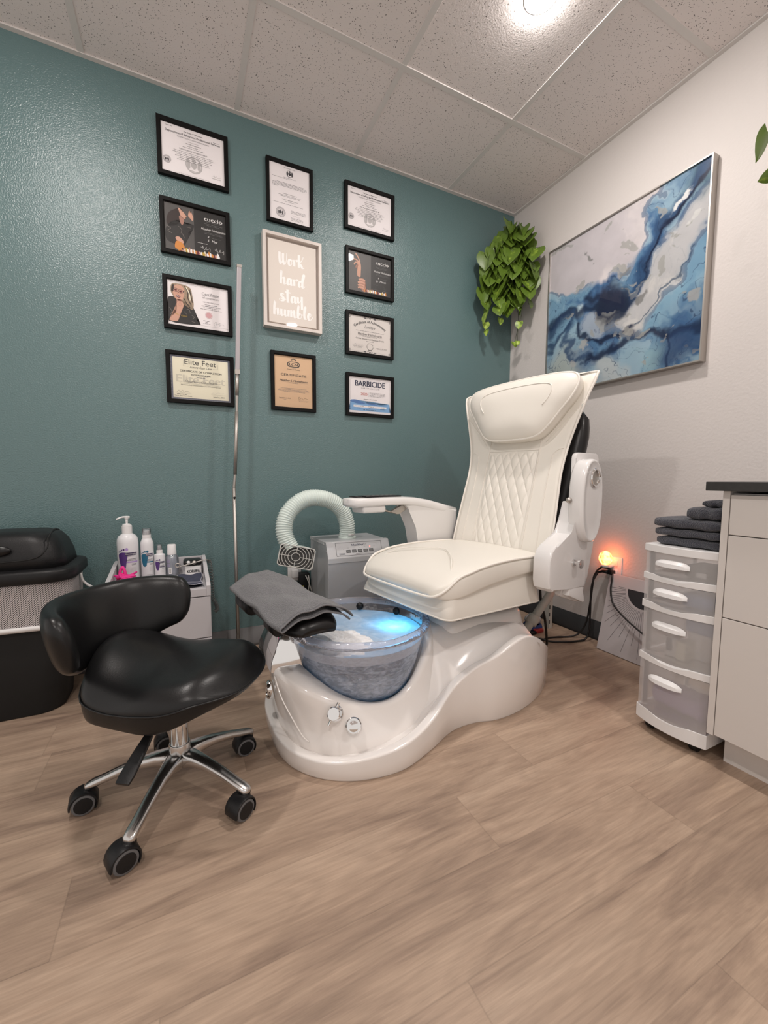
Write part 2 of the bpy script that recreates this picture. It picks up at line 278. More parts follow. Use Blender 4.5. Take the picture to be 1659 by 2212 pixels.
# ------------------------------------------------------------------ mesh building
class MB:
    def __init__(s, mat='paper', M4=None):
        s.v = []; s.f = []; s.fm = []; s.sm = []; s.mats = []; s.cur = 0; s.smooth = True; s.M4 = M4
        s.use(mat)
    def use(s, name):
        if name not in s.mats: s.mats.append(name)
        s.cur = s.mats.index(name); return s
    def add(s, vs, fs, smooth=None):
        o = len(s.v); s.v += [tuple(x) for x in vs]
        for f in fs: s.f.append([i+o for i in f]); s.fm.append(s.cur); s.sm.append(s.smooth if smooth is None else smooth)
    def box(s, lo, hi, bev=0, seg=2):
        x0, y0, z0 = lo; x1, y1, z1 = hi
        if x0 > x1: x0, x1 = x1, x0
        if y0 > y1: y0, y1 = y1, y0
        if z0 > z1: z0, z1 = z1, z0
        if bev <= 0:
            s.add([(x0,y0,z0),(x1,y0,z0),(x1,y1,z0),(x0,y1,z0),(x0,y0,z1),(x1,y0,z1),(x1,y1,z1),(x0,y1,z1)],
                  [(0,3,2,1),(4,5,6,7),(0,1,5,4),(1,2,6,5),(2,3,7,6),(3,0,4,7)], False); return s
        bm = bmesh.new(); bmesh.ops.create_cube(bm, size=1)
        for v in bm.verts: v.co = V(((x0+x1)/2+v.co.x*(x1-x0), (y0+y1)/2+v.co.y*(y1-y0), (z0+z1)/2+v.co.z*(z1-z0)))
        b = min(bev, .49*min(x1-x0, y1-y0, z1-z0))
        bmesh.ops.bevel(bm, geom=bm.edges[:], offset=b, segments=seg, profile=.5, affect='EDGES')
        s.bm(bm); return s
    def bm(s, bm, smooth=None):
        bm.verts.index_update(); s.add([v.co for v in bm.verts], [[v.index for v in f.verts] for f in bm.faces], smooth); bm.free()
    def prism(s, out, a, b, axis=2, bev=0, seg=2):
        """extrude a 2-D outline (counter-clockwise) from a to b along axis"""
        def P(u, w, t): return {0: (t, u, w), 1: (u, t, w), 2: (u, w, t)}[axis]
        bm = bmesh.new(); n = len(out)
        A = [bm.verts.new(P(u, w, a)) for u, w in out]; B = [bm.verts.new(P(u, w, b)) for u, w in out]
        f0 = bm.faces.new(A[::-1]); f1 = bm.faces.new(B)
        for i in range(n): bm.faces.new((A[i], A[(i+1) % n], B[(i+1) % n], B[i]))
        if bev > 0:
            ed = [e for e in bm.edges if (e in f0.edges[:] or e in f1.edges[:])]
            bmesh.ops.bevel(bm, geom=ed, offset=bev, segments=seg, profile=.5, affect='EDGES')
        bmesh.ops.recalc_face_normals(bm, faces=bm.faces[:]); s.bm(bm); return s
    def loft(s, rings, closed=True, cap0=True, cap1=True, smooth=None, loop=False):
        n = len(rings[0]); vs = [p for r in rings for p in r]; fs = []
        R = len(rings)
        for i in range(R if loop else R-1):
            for j in range(n if closed else n-1):
                a = i*n+j; b_ = i*n+(j+1) % n; i2 = (i+1) % R
                fs.append((a, b_, i2*n+(j+1) % n, i2*n+j))
        if not loop and closed:
            if cap0: fs.append(list(range(n))[::-1])
            if cap1: fs.append([(R-1)*n+j for j in range(n)])
        s.add(vs, fs, smooth); return s
    def tube(s, path, r, n=8, caps=True, loop=False, flat=1.0):
        pts = [V(p) for p in path]; m = len(pts); rings = []
        rr = r if hasattr(r, '__len__') else [r]*m
        up = None
        for i in range(m):
            if loop: t = (pts[(i+1) % m]-pts[i-1])
            else: t = pts[min(i+1, m-1)]-pts[max(i-1, 0)]
            if t.length < 1e-9: t = V((0, 0, 1))
            t.normalize()
            if up is None:
                up = V((0, 0, 1)) if abs(t.z) < .9 else V((1, 0, 0))
            a = t.cross(up)
            if a.length < 1e-6: a = t.orthogonal()
            a.normalize(); up = a.cross(t).normalized()
            rings.append([tuple(pts[i]+a*(rr[i]*math.cos(2*PI*k/n))+up*(rr[i]*flat*math.sin(2*PI*k/n))) for k in range(n)])
        s.loft(rings, True, caps, caps, loop=loop); return s
    def cyl(s, a, b, r, n=24, r2=None, bev=0):
        a = V(a); b = V(b); r2 = r if r2 is None else r2
        if bev: 
            d = (b-a).normalized()*bev
            s.tube([a, a+d*.3, a+d, b-d, b-d*.3, b], [r-bev, r-bev*.3, r, r2, r2-bev*.3, r2-bev], n)
        else:
            o = len(s.v); s.tube([a, b], [r, r2], n)
        return s
    def lathe(s, prof, c=(0, 0, 0), n=32, a0=0, a1=2*PI, sx=1, sy=1, axis=2, capb=False, capt=False):
        full = abs(a1-a0-2*PI) < 1e-6; k = n if full else n+1; rings = []
        for r, z in prof:
            ring = []
            for i in range(k):
                t = a0+(a1-a0)*i/n; x = r*math.cos(t)*sx; y = r*math.sin(t)*sy
                p = {2: (x, y, z), 1: (x, z, y), 0: (z, x, y)}[axis]
                ring.append((c[0]+p[0], c[1]+p[1], c[2]+p[2]))
            rings.append(ring)
        s.loft(rings, full, capb, capt); return s
    def ball(s, c, r, n=16, m=10, sq=None):
        r = r if hasattr(r, '__len__') else (r, r, r)
        rings = []
        for i in range(m+1):
            t = -PI/2+PI*i/m; t = max(min(t, PI/2-.02), -PI/2+.02)
            rings.append([(c[0]+r[0]*math.cos(t)*math.cos(2*PI*j/n), c[1]+r[1]*math.cos(t)*math.sin(2*PI*j/n), c[2]+r[2]*math.sin(t)) for j in range(n)])
        s.loft(rings); return s
    def grid(s, nu, nv, fn, flip=False):
        vs = [fn(i/nu, j/nv) for j in range(nv+1) for i in range(nu+1)]; fs = []
        for j in range(nv):
            for i in range(nu):
                a = j*(nu+1)+i; f = (a, a+1, a+nu+2, a+nu+1); fs.append(f[::-1] if flip else f)
        s.add(vs, fs); return s
    def poly(s, pts, smooth=False): s.add(pts, [list(range(len(pts)))], smooth); return s

ORG = {}
def props(o, label=None, cat=None, group=None, kind=None):
    if label: o['label'] = label
    if cat: o['category'] = cat
    if group: o['group'] = group
    if kind: o['kind'] = kind
    return o
def thing(name, label, cat, loc, group=None):
    o = bpy.data.objects.new(name, None); COL.objects.link(o); o.location = loc; o.empty_display_size = .05
    ORG[o.name] = V(loc); return props(o, label, cat, group)
def mk(name, mb, parent=None, loc=None, bevel=0, bseg=2, subd=0, solid=0, weld=False, fixn=True, label=None, auto=None):
    """one mesh object from a builder whose vertices are in world coordinates"""
    me = bpy.data.meshes.new(name)
    vs = mb.v
    if mb.M4 is not None: vs = [tuple(mb.M4 @ V(p)) for p in vs]
    org = ORG[parent.name] if parent is not None else V(loc or (0, 0, 0))
    if parent is not None and loc is not None: raise Exception('loc')
    me.from_pydata([tuple(V(p)-org) for p in vs], [], mb.f)
    for n_ in mb.mats: me.materials.append(M[n_])
    me.polygons.foreach_set('material_index', mb.fm); me.polygons.foreach_set('use_smooth', mb.sm)
    if fixn or weld:
        bm = bmesh.new(); bm.from_mesh(me)
        if weld: bmesh.ops.remove_doubles(bm, verts=bm.verts[:], dist=1e-5)
        if fixn: bmesh.ops.recalc_face_normals(bm, faces=bm.faces[:])
        bm.to_mesh(me); bm.free()
    me.update()
    o = bpy.data.objects.new(name, me); COL.objects.link(o)
    if parent is not None: o.parent = parent
    else: o.location = org
    ORG[o.name] = org
    if solid: md = o.modifiers.new('s', 'SOLIDIFY'); md.thickness = solid; md.offset = 0
    if bevel: md = o.modifiers.new('b', 'BEVEL'); md.width = bevel; md.segments = bseg; md.limit_method = 'ANGLE'; md.angle_limit = .6
    if subd: md = o.modifiers.new('u', 'SUBSURF'); md.levels = subd; md.render_levels = subd
    if label: o['label'] = label
    if auto is not None:
        try: me.set_sharp_from_angle(angle=auto)
        except Exception: pass
    return o
def struct(name, mb, **k):
    o = mk(name, mb, **k); o['kind'] = 'structure'; return o
def cr(pts, n=8, closed=False):
    """Catmull-Rom through points (any dimension)"""
    P = [tuple(p) for p in pts]; m = len(P); out = []
    rng = range(m if closed else m-1)
    for i in rng:
        p0 = P[(i-1) % m] if closed else P[max(i-1, 0)]; p1 = P[i]; p2 = P[(i+1) % m]; p3 = P[(i+2) % m] if closed else P[min(i+2, m-1)]
        for k in range(n):
            t = k/n; out.append(tuple(.5*((2*b)+(c-a)*t+(2*a-5*b+4*c-d)*t*t+(-a+3*b-3*c+d)*t**3) for a, b, c, d in zip(p0, p1, p2, p3)))
    if not closed: out.append(P[-1])
    return out
def rrect(x0, y0, x1, y1, r, n=5):
    o = []
    for cx, cy, a in ((x1-r, y0+r, -PI/2), (x1-r, y1-r, 0), (x0+r, y1-r, PI/2), (x0+r, y0+r, PI)):
        for k in range(n+1): t = a+PI/2*k/n; o.append((cx+r*math.cos(t), cy+r*math.sin(t)))
    return o
def lerp(a, b, t): return a+(b-a)*t
def interp(x, tab):
    if x <= tab[0][0]: return tab[0][1]
    for (a, fa), (b, fb) in zip(tab, tab[1:]):
        if x <= b: return fa+(fb-fa)*(x-a)/(b-a)
    return tab[-1][1]
def sstep(a, b, x):
    t = max(0., min(1., (x-a)/(b-a))); return t*t*(3-2*t)

# ------------------------------------------------------------------ printing (flat lettering and artwork as one mesh)
_glyph = {}
def text_geo(body, bold=0, shear=0, space=1):
    key = (body, bold, shear, space)
    if key in _glyph: return _glyph[key]
    cu = bpy.data.curves.new('t', 'FONT'); cu.body = body; cu.offset = bold; cu.shear = shear; cu.space_character = space; cu.resolution_u = 3
    ob = bpy.data.objects.new('t', cu); COL.objects.link(ob)
    dg = bpy.context.evaluated_depsgraph_get(); dg.update()
    me = bpy.data.meshes.new_from_object(ob.evaluated_get(dg))
    vs = [(v.co.x, v.co.y) for v in me.vertices]; fs = [list(p.vertices) for p in me.polygons]
    bpy.data.objects.remove(ob); bpy.data.curves.remove(cu); bpy.data.meshes.remove(me)
    _glyph[key] = (vs, fs); return _glyph[key]
class Print(MB):
    """o: origin (top-left of the sheet), ex: unit vector right, ey: unit vector down, en: unit normal to the viewer; w,h: size in metres"""
    def __init__(s, o, ex, ey, en, w, h, mp=None):
        super().__init__('ink'); s.o = V(o); s.ex = V(ex); s.ey = V(ey); s.en = V(en); s.w = w; s.h = h; s.k = 1; s.mp = mp; s.smooth = False
    def P(s, u, v, k=None):
        s.tick = getattr(s, 'tick', 0)+1; d = s.en*(.00025*(s.k if k is None else k)+1.5e-8*s.tick)
        if s.mp: return tuple(V(s.mp(u*s.w, v*s.h))+d)
        return tuple(s.o+s.ex*(u*s.w)+s.ey*(v*s.h)+d)
    def layer(s, k): s.k = k; return s
    def text(s, body, u, v, hgt, width=None, mat='ink', bold=0, shear=0, align='c', sx=1, space=1, arc=None):
        """v = baseline-ish centre; hgt = cap height as a share of sheet height; width = total width share (overrides sx)"""
        if bold > 0:
            e = min(bold, .03)*hgt*s.h/.70/s.w*1.1
            for q in (-e, e): s.text(body, u+q, v, hgt, width, mat, 0, shear, align, sx, space, arc)
        s.use(mat); vs, fs = text_geo(body, min(0, bold), shear, space)
        if not vs: return s
        xs = [a for a, b in vs]; x0, x1 = min(xs), max(xs); k = hgt*s.h/.70
        kx = k*sx if width is None else width*s.w/(x1-x0)
        W = (x1-x0)*kx
        off = {'c': -W/2, 'l': 0, 'r': -W}[align]; out = []
        for a, b in vs:
            X = (a-x0)*kx+off; Y = -(b-.35)*k
            if arc:
                t = X/arc; X = math.sin(t)*(arc-Y); Y = arc-math.cos(t)*(arc-Y)
            out.append(s.P(u+X/s.w, v+Y/s.h))
        s.add(out, fs, False); return s
    def rect(s, u0, v0, u1, v1, mat='ink'):
        s.use(mat); n_ = max(1, int(math.ceil(abs(u1-u0)/s.cell))) if getattr(s, 'cell', 0) else 1
        for i in range(n_):
            a, b = u0+(u1-u0)*i/n_, u0+(u1-u0)*(i+1)/n_; s.poly([s.P(a, v1), s.P(b, v1), s.P(b, v0), s.P(a, v0)])
        return s
    def shape(s, pts, mat='ink', smooth=6):
        q = cr(pts, smooth, True) if smooth else pts
        s.use(mat)
        # ear-clip through a bmesh so concave outlines fill well
        bm = bmesh.new(); vs = [bm.verts.new((u, v, 0)) for u, v in q]
        try: f = bm.faces.new(vs)
        except Exception: bm.free(); return s
        bmesh.ops.triangulate(bm, faces=[f], quad_method='BEAUTY', ngon_method='EAR_CLIP'); bm.verts.index_update()
        tr = [[(v.co.x, v.co.y) for v in f.verts] for f in bm.faces]; bm.free(); cell = getattr(s, 'cell', 0)
        while cell and tr and any(max(abs(t[i][0]-t[i-1][0]) for i in range(3)) > cell for t in tr):
            nt_ = []
            for t in tr:
                e = [abs(t[i][0]-t[(i+1) % 3][0]) for i in range(3)]; k = e.index(max(e))
                if e[k] <= cell: nt_.append(t); continue
                a, b, c = t[k], t[(k+1) % 3], t[(k+2) % 3]; m_ = ((a[0]+b[0])/2, (a[1]+b[1])/2); nt_ += [[a, m_, c], [m_, b, c]]
            tr = nt_
        k0 = s.tick if hasattr(s, 'tick') else 0
        for t in tr: s.tick = k0; s.add([s.P(*q) for q in t], [(0, 1, 2)], False)
        return s
    def line(s, pts, w, mat='ink', smooth=0, pen=None):
        """ribbon; w in metres; pen=(thin,thick) varies with stroke direction"""
        s.use(mat); q = cr(pts, smooth) if smooth else [tuple(p) for p in pts]
        m = len(q); A = []; B = []
        for i in range(m):
            a = q[max(i-1, 0)]; b = q[min(i+1, m-1)]; dx = (b[0]-a[0])*s.w; dy = (b[1]-a[1])*s.h; l = math.hypot(dx, dy) or 1
            ww = w
            if pen: d = dy/l; ww = pen[0]+(pen[1]-pen[0])*max(0, min(1, (d+.25)/1.0))
            nx, ny = -dy/l*ww/2, dx/l*ww/2
            A.append(s.P(q[i][0]+nx/s.w, q[i][1]+ny/s.h)); B.append(s.P(q[i][0]-nx/s.w, q[i][1]-ny/s.h))
        s.add(A+B, [(i, i+1, m+i+1, m+i) for i in range(m-1)], False); return s
    def ring(s, u, v, r0, r1, mat='ink', n=28, sx=1, sy=1, a0=0, a1=2*PI):
        s.use(mat); A = []; B = []
        for i in range(n+1):
            t = a0+(a1-a0)*i/n; A.append(s.P(u+r0*sx*math.cos(t)/s.w, v+r0*sy*math.sin(t)/s.h)); B.append(s.P(u+r1*sx*math.cos(t)/s.w, v+r1*sy*math.sin(t)/s.h))
        s.add(A+B, [(i, i+1, n+1+i+1, n+1+i) for i in range(n)], False); return s
    def disc(s, u, v, r, mat='ink', n=24, sx=1, sy=1):
        s.use(mat); s.poly([s.P(u+r*sx*math.cos(2*PI*i/n)/s.w, v+r*sy*math.sin(2*PI*i/n)/s.h) for i in range(n)]); return s
    def greek(s, u, v, width, hgt, mat='ink_grey', seed=0, align='c'):
        """a line of type too small to read: word-long dashes"""
        rd = random.Random(seed*77+int(v*1000)+int(u*100)); x = u-width/2 if align == 'c' else u; e = x+width
        while x < e-.004:
            l = min(rd.uniform(.018, .06), e-x); s.rect(x, v-hgt/2*rd.uniform(.7, 1.), x+l, v+hgt/2, mat); x += l+.009
        return s
    def seal(s, u, v, r, mat='ink_grey', core='ink'):
        s.ring(u, v, r*.93, r, mat); s.ring(u, v, r*.66, r*.70, mat)
        n = 30
        for i in range(n):
            t = 2*PI*i/n; s.ring(u, v, r*.75, r*.87, mat, 2, a0=t, a1=t+.12)
        s.emblem(u, v, r*.5, core); return s
    def emblem(s, u, v, r, mat='ink'):
        w, h = s.w, s.h; g = lambda a, b: (u+a*r/w, v+b*r/h)
        s.shape([g(-.4, -.35), g(.4, -.35), g(.42, .2), g(0, .62), g(-.42, .2)], mat, 3)
        s.shape([g(-.95, -.55), g(-.62, -.65), g(-.55, .4), g(-.8, .75), g(-1.0, .5)], mat, 3)
        s.shape([g(.95, -.55), g(.62, -.65), g(.55, .4), g(.8, .75), g(1.0, .5)], mat, 3)
        s.shape([g(-.3, -.5), g(-.25, -.85), g(0, -1.0), g(.25, -.85), g(.3, -.5)], mat, 3)
        s.line([g(-.9, .85), g(0, .95), g(.9, .85)], r*.12, mat, 4); return s

# ------------------------------------------------------------------ camera
_f, _yaw, _pit, _rol, _cx, _cy, _cz = 890.85, .4542, -.0825, .0040, -2.0475, -2.2315, .8918
fwd = V((math.sin(_yaw)*math.cos(_pit), math.cos(_yaw)*math.cos(_pit), math.sin(_pit)))
rt0 = V((math.cos(_yaw), -math.sin(_yaw), 0)); up0 = rt0.cross(fwd)
rt = rt0*math.cos(_rol)+up0*math.sin(_rol); up = up0*math.cos(_rol)-rt0*math.sin(_rol)
cam = bpy.data.cameras.new('camera'); co = bpy.data.objects.new('camera', cam); COL.objects.link(co)
mw = Matrix((rt, up, -fwd)).transposed().to_4x4(); mw.translation = V((_cx, _cy, _cz)); co.matrix_world = mw
cam.sensor_fit = 'VERTICAL'; cam.sensor_height = 24; cam.sensor_width = 18; cam.lens = _f/2212*24; cam.clip_start = .02
SC.camera = co

# ------------------------------------------------------------------ room
XL, YF = -4.3, -4.2
b = MB('teal'); b.smooth = False
b.box((XL, 0, -.01), (.0, .12, H+.15)); struct('wall_back', b, loc=(-2, 0, 0))
b = MB('wall_white'); b.box((0, YF, -.01), (.12, .12, H+.15)); struct('wall_right', b, loc=(0, -2, 0))
# floor of individual planks 0.18 x 1.2 m
PW, PL = .1795, 1.205
me = bpy.data.meshes.new('floor'); vs = []; fs = []; uvs = []; cols = []
known = {-3: -1.385, -2: -1.092, -4: -.905, 2: -2.48, -5: -1.62, -6: -1.19, -1: -.40, 0: -1.9, 1: -1.25, -7: -.55, -8: -1.9}
k0 = int(math.floor((YF+.984)/PW)); k1 = int(math.ceil(.984/PW))
rd = random.Random(5)
for r_ in range(k0-1, k1+1):
    y0 = -.984+r_*PW+.0; y1 = y0+PW
    y0 = max(y0, YF); y1 = min(y1, .0)
    if y1 <= y0: continue
    x = known.get(r_, -rd.uniform(0, PL)); x -= PL*math.ceil((x-XL)/PL)
    while x < 0:
        a, c = max(x, XL), min(x+PL, 0)
        if c > a+1e-4:
            o = len(vs); vs += [(a, y0, 0), (c, y0, 0), (c, y1, 0), (a, y1, 0)]; fs.append((o, o+1, o+2, o+3))
            L_, W_ = c-a, y1-y0
            uvs.append([(0, 0, L_, W_)]); cols.append((rd.random(), rd.random(), rd.random(), 1))
        x += PL
# subdivide each plank into an inset ring so that "distance to edge" can ride on the uv map
vs2 = []; fs2 = []; uv2 = []; col2 = []
for (f, c) in zip(fs, cols):
    p = [vs[i] for i in f]; x0, y0 = p[0][:2]; x1, y1 = p[2][:2]; e = .004
    q = [(x0+e, y0+e, 0), (x1-e, y0+e, 0), (x1-e, y1-e, 0), (x0+e, y1-e, 0)]
    for quad, u in (((0, 1, 5, 4), 0), ((1, 2, 6, 5), 0), ((2, 3, 7, 6), 0), ((3, 0, 4, 7), 0)):
        P8 = p+q; o = len(vs2); vs2 += [P8[i] for i in quad]; fs2.append((o, o+1, o+2, o+3)); uv2 += [(0, 0), (0, 0), (e, e), (e, e)]; col2 += [c]*4
    o = len(vs2); vs2 += q; fs2.append((o, o+1, o+2, o+3)); uv2 += [(e, e)]*4; col2 += [c]*4
me.from_pydata(vs2, [], fs2); ul = me.uv_layers.new(name='plank'); ul.data.foreach_set('uv', [x for p in uv2 for x in p])
ca = me.color_attributes.new('pl', 'FLOAT_COLOR', 'CORNER'); ca.data.foreach_set('color', [x for p in col2 for x in p])
me.materials.append(M['floor']); fo = bpy.data.objects.new('floor', me); COL.objects.link(fo); fo['kind'] = 'structure'
# ceiling and its exposed grid
b = MB('tile'); b.box((XL, YF, H), (0, 0, H+.12)); struct('ceiling', b, loc=(0, 0, 0))
T = .6096; b = MB('grid')
w = .012
ya = -.552
n = 0
while -(.5374+n*T) > XL:
    x = -(.5374+n*T); b.box((x-w, YF, H-.004), (x+w, 0, H+.004)); n += 1
n = 0
while ya-n*T > YF:
    y = ya-n*T; b.box((XL, y-w, H-.0045), (0, y+w, H+.004)); n += 1
struct('trim_1', b, loc=(0, 0, H))
b = MB('grid'); b.box((XL, -.022, H-.006), (0, 0, H)); b.box((-.022, YF, H-.0065), (0, 0, H)); struct('trim_2', b, loc=(0, 0, H))
# vinyl cove base
b = MB('base_grey'); b.prism([(0, .0), (0, .10), (-.003, .10), (-.004, .012), (-.012, 0)], XL, 0, axis=0); struct('baseboard_back', b, loc=(0, 0, 0))
b = MB('base_dark'); b.prism([(0, .0), (-.012, 0), (-.004, .012), (-.003, .105), (0, .105)], YF, -.004, axis=1); struct('baseboard_right', b, loc=(0, 0, 0))

# recessed ceiling lights
LIG = [(-.820, -1.00), (-2.48, -.97), (-.86, -2.70), (-2.48, -2.70)]
lab = ['round recessed ceiling light glowing at the top of the picture', 'round recessed ceiling light above the left side of the teal wall',
       'round recessed ceiling light above the white cabinet', 'round recessed ceiling light behind the viewer']
for i, (x, y) in enumerate(LIG):
    t = thing('ceiling_light', lab[i], 'light', (x, y, H), 'round recessed ceiling lights')
    b = MB('white_plastic'); b.lathe([(.0555, -.001), (.056, -.002), (.059, -.002), (.061, 0), (.0555, .0)], (x, y, H), 40); mk('trim_ring', b, t)
    b = MB('lamp'); b.lathe([(.0005, -.013), (.024, -.0125), (.041, -.010), (.051, -.006), (.0555, -.0015)], (x, y, H), 40); mk('lens', b, t, fixn=False)
wld = bpy.data.worlds.new('w'); SC.world = wld; wld.use_nodes = True; wld.node_tree.nodes['Background'].inputs[0].default_value = (1, .93, .88, 1); wld.node_tree.nodes['Background'].inputs[1].default_value = .62
SC.view_settings.view_transform = 'Standard'; SC.view_settings.exposure = .40
SC.cycles.sample_clamp_indirect = 6
SC.cycles.max_bounces = 10; SC.cycles.transparent_max_bounces = 16

# ------------------------------------------------------------------ framed certificates on the teal wall
def frame_obj(name, label, x0, z0, x1, z1, draw, paper='paper', bw=.0185, dep=.019, fm='frame_black', group='framed certificates on the teal wall', cat='picture frame'):
    t = thing(name, label, cat, ((x0+x1)/2, 0, z0), group)
    b = MB(fm); b.smooth = False
    # mitred moulding: profile swept round the rectangle
    prof = [(0, -.001), (0, -dep), (bw*.85, -dep), (bw, -dep+.003), (bw, -.001)]
    rings = []
    for d, y in prof: rings.append([(x0+d, y, z0+d), (x1-d, y, z0+d), (x1-d, y, z1-d), (x0+d, y, z1-d)])
    b.loft(rings, True, False, False); mk('frame', b, t, bevel=.0012)
    e = bw-.002; px0, px1, pz0, pz1 = x0+e, x1-e, z0+e, z1-e
    b = MB(paper); b.smooth = False; b.box((px0, -.009, pz0), (px1, -.003, pz1)); p = mk('certificate', b, t)
    pr = Print((px0, -.009, pz1), (1, 0, 0), (0, 0, -1), (0, -1, 0), px1-px0, pz1-pz0)
    draw(pr); mk('printing', pr, p, fixn=False)
    b = MB('pane'); b.smooth = False; b.poly([(px0, -.0125, pz0), (px1, -.0125, pz0), (px1, -.0125, pz1), (px0, -.0125, pz1)]); mk('glass', b, t, fixn=False)
    return t

def d_state_land(p, title='MANICURING ESTABLISHMENT', seed=1, heavy=0):
    p.layer(1); p.ring(.5, .72, .030, .036, 'ink_faint'); p.emblem(.5, .72, .028, 'ink_faint')
    p.layer(2)
    p.greek(.13, .055, .10, .010, 'ink_grey', seed); p.greek(.87, .115, .10, .010, 'ink_grey', seed+1)
    p.text('The State of Wisconsin', .5, .085, .028, .30, 'ink', .012+heavy)
    p.text('Department of Safety and Professional Services', .5, .150, .043, .86, 'ink', .010+heavy)
    p.text('COSMETOLOGY EXAMINING BOARD', .5, .215, .026, .50, 'ink_grey')
    p.text('Hereby certifies that', .5, .27, .016, .16, 'ink_grey'); p.text('HEATHER HINKELMANN', .5, .315, .020, .24, 'ink')
    p.greek(.5, .36, .22, .009, 'ink_grey', seed+2); p.greek(.5, .395, .34, .009, 'ink_grey', seed+3)
    p.text(title, .5, .45, .030, .44, 'ink' if heavy else 'ink_grey', .005)
    for i, (v, w) in enumerate(((.50, .62), (.535, .66), (.57, .55), (.605, .58), (.64, .48), (.675, .52))): p.greek(.5, v, w, .009, 'ink_grey', seed+5+i)
    p.seal(.085, .74, .016)
    p.line([(.80, .83), (.825, .80), (.83, .84), (.86, .81), (.875, .84), (.93, .825)], .0007, 'ink_grey', 5)
    p.greek(.86, .87, .14, .008, 'ink_grey', seed+20); p.greek(.5, .95, .5, .008, 'ink_faint', seed+21)
def d_A(p): d_state_land(p)
def d_H(p): d_state_land(p, 'MANICURIST', 40, .012)
def d_E(p):
    p.layer(1); p.text('State of Wisconsin', .5, .045, .015, .27, 'ink', .01)
    p.emblem(.5, .135, .015, 'ink'); p.ring(.5, .135, .0160, .0172, 'ink_grey')
    p.greek(.5, .215, .30, .007, 'ink_grey', 2); p.greek(.08, .235, .42, .007, 'ink_grey', 3, 'l')
    for i, (v, w) in enumerate(((.315, .78), (.335, .84), (.355, .84), (.375, .80), (.395, .12))): p.greek(.08 if i else .14, v, w-(0 if i else .06), .008, 'ink_grey', 4+i, 'l')
    p.text('Heather Hinkelmann', .5, .50, .014, .34, 'ink', .01); p.greek(.5, .53, .56, .007, 'ink_grey', 12); p.greek(.5, .55, .5, .007, 'ink_grey', 14)
    p.text('Manicuring Establishment', .5, .605, .014, .38, 'ink', .01); p.greek(.5, .635, .26, .007, 'ink_grey', 16); p.greek(.45, .68, .74, .007, 'ink_grey', 17)
    p.seal(.27, .845, .024)
    for i, v in enumerate((.775, .795, .815)): p.greek(.52, v, .36, .007, 'ink_grey', 20+i, 'l')
    p.line([(.53, .865), (.57, .85), (.58, .875), (.63, .85), (.67, .87), (.74, .86)], .0006, 'ink_grey', 5)
    for i, v in enumerate((.90, .92, .94)): p.greek(.52, v, .30, .007, 'ink_grey', 30+i, 'l')
def polishes(p, u0, u1, v, s):
    """the row of small bright nail colour swatches along the foot of the black certificates"""
    rd = random.Random(9); u = u0; k = 3
    cols = ['orange', 'maroon', 'skin', 'label_white', 'gold', 'paper_cream', 'skin_dark', 'label_white', 'orange', 'label_white']
    i = 0
    while u < u1:
        w = rd.uniform(.02, .045); h = rd.uniform(.04, .09)*s
        p.layer(3+i % 3); p.shape([(u, v), (u+w*.2, v-h), (u+w*.8, v-h*rd.uniform(.6, 1)), (u+w*1.2, v+.01), (u+w*.5, v+.03)], cols[i % 10], 3); u += w*.8; i += 1
def d_cuccio_common(p, m1, m2):
    p.layer(3)
    p.text('cuccio', .785, .16, .085, .30, 'ink_white', .012)
    p.greek(.785, .225, .24, .009, 'ink_dim', 3); p.greek(.785, .27, .30, .008, 'ink_dim', 4); p.greek(.785, .30, .22, .008, 'ink_dim', 5)
    p.text('Heather Hinkelmann', .785, .385, .050, .40, 'ink_white', 0, .25)
    for i, v in enumerate((.455, .48)): p.greek(.785, v, .30, .007, 'ink_dim', 8+i)
    p.text(m1, .70, .545, .045, None, 'ink_white', 0, .3); p.greek(.83, .555, .14, .007, 'ink_dim', 11)
    p.text(m2, .80, .62, .050, None, 'ink_white', 0, .3)
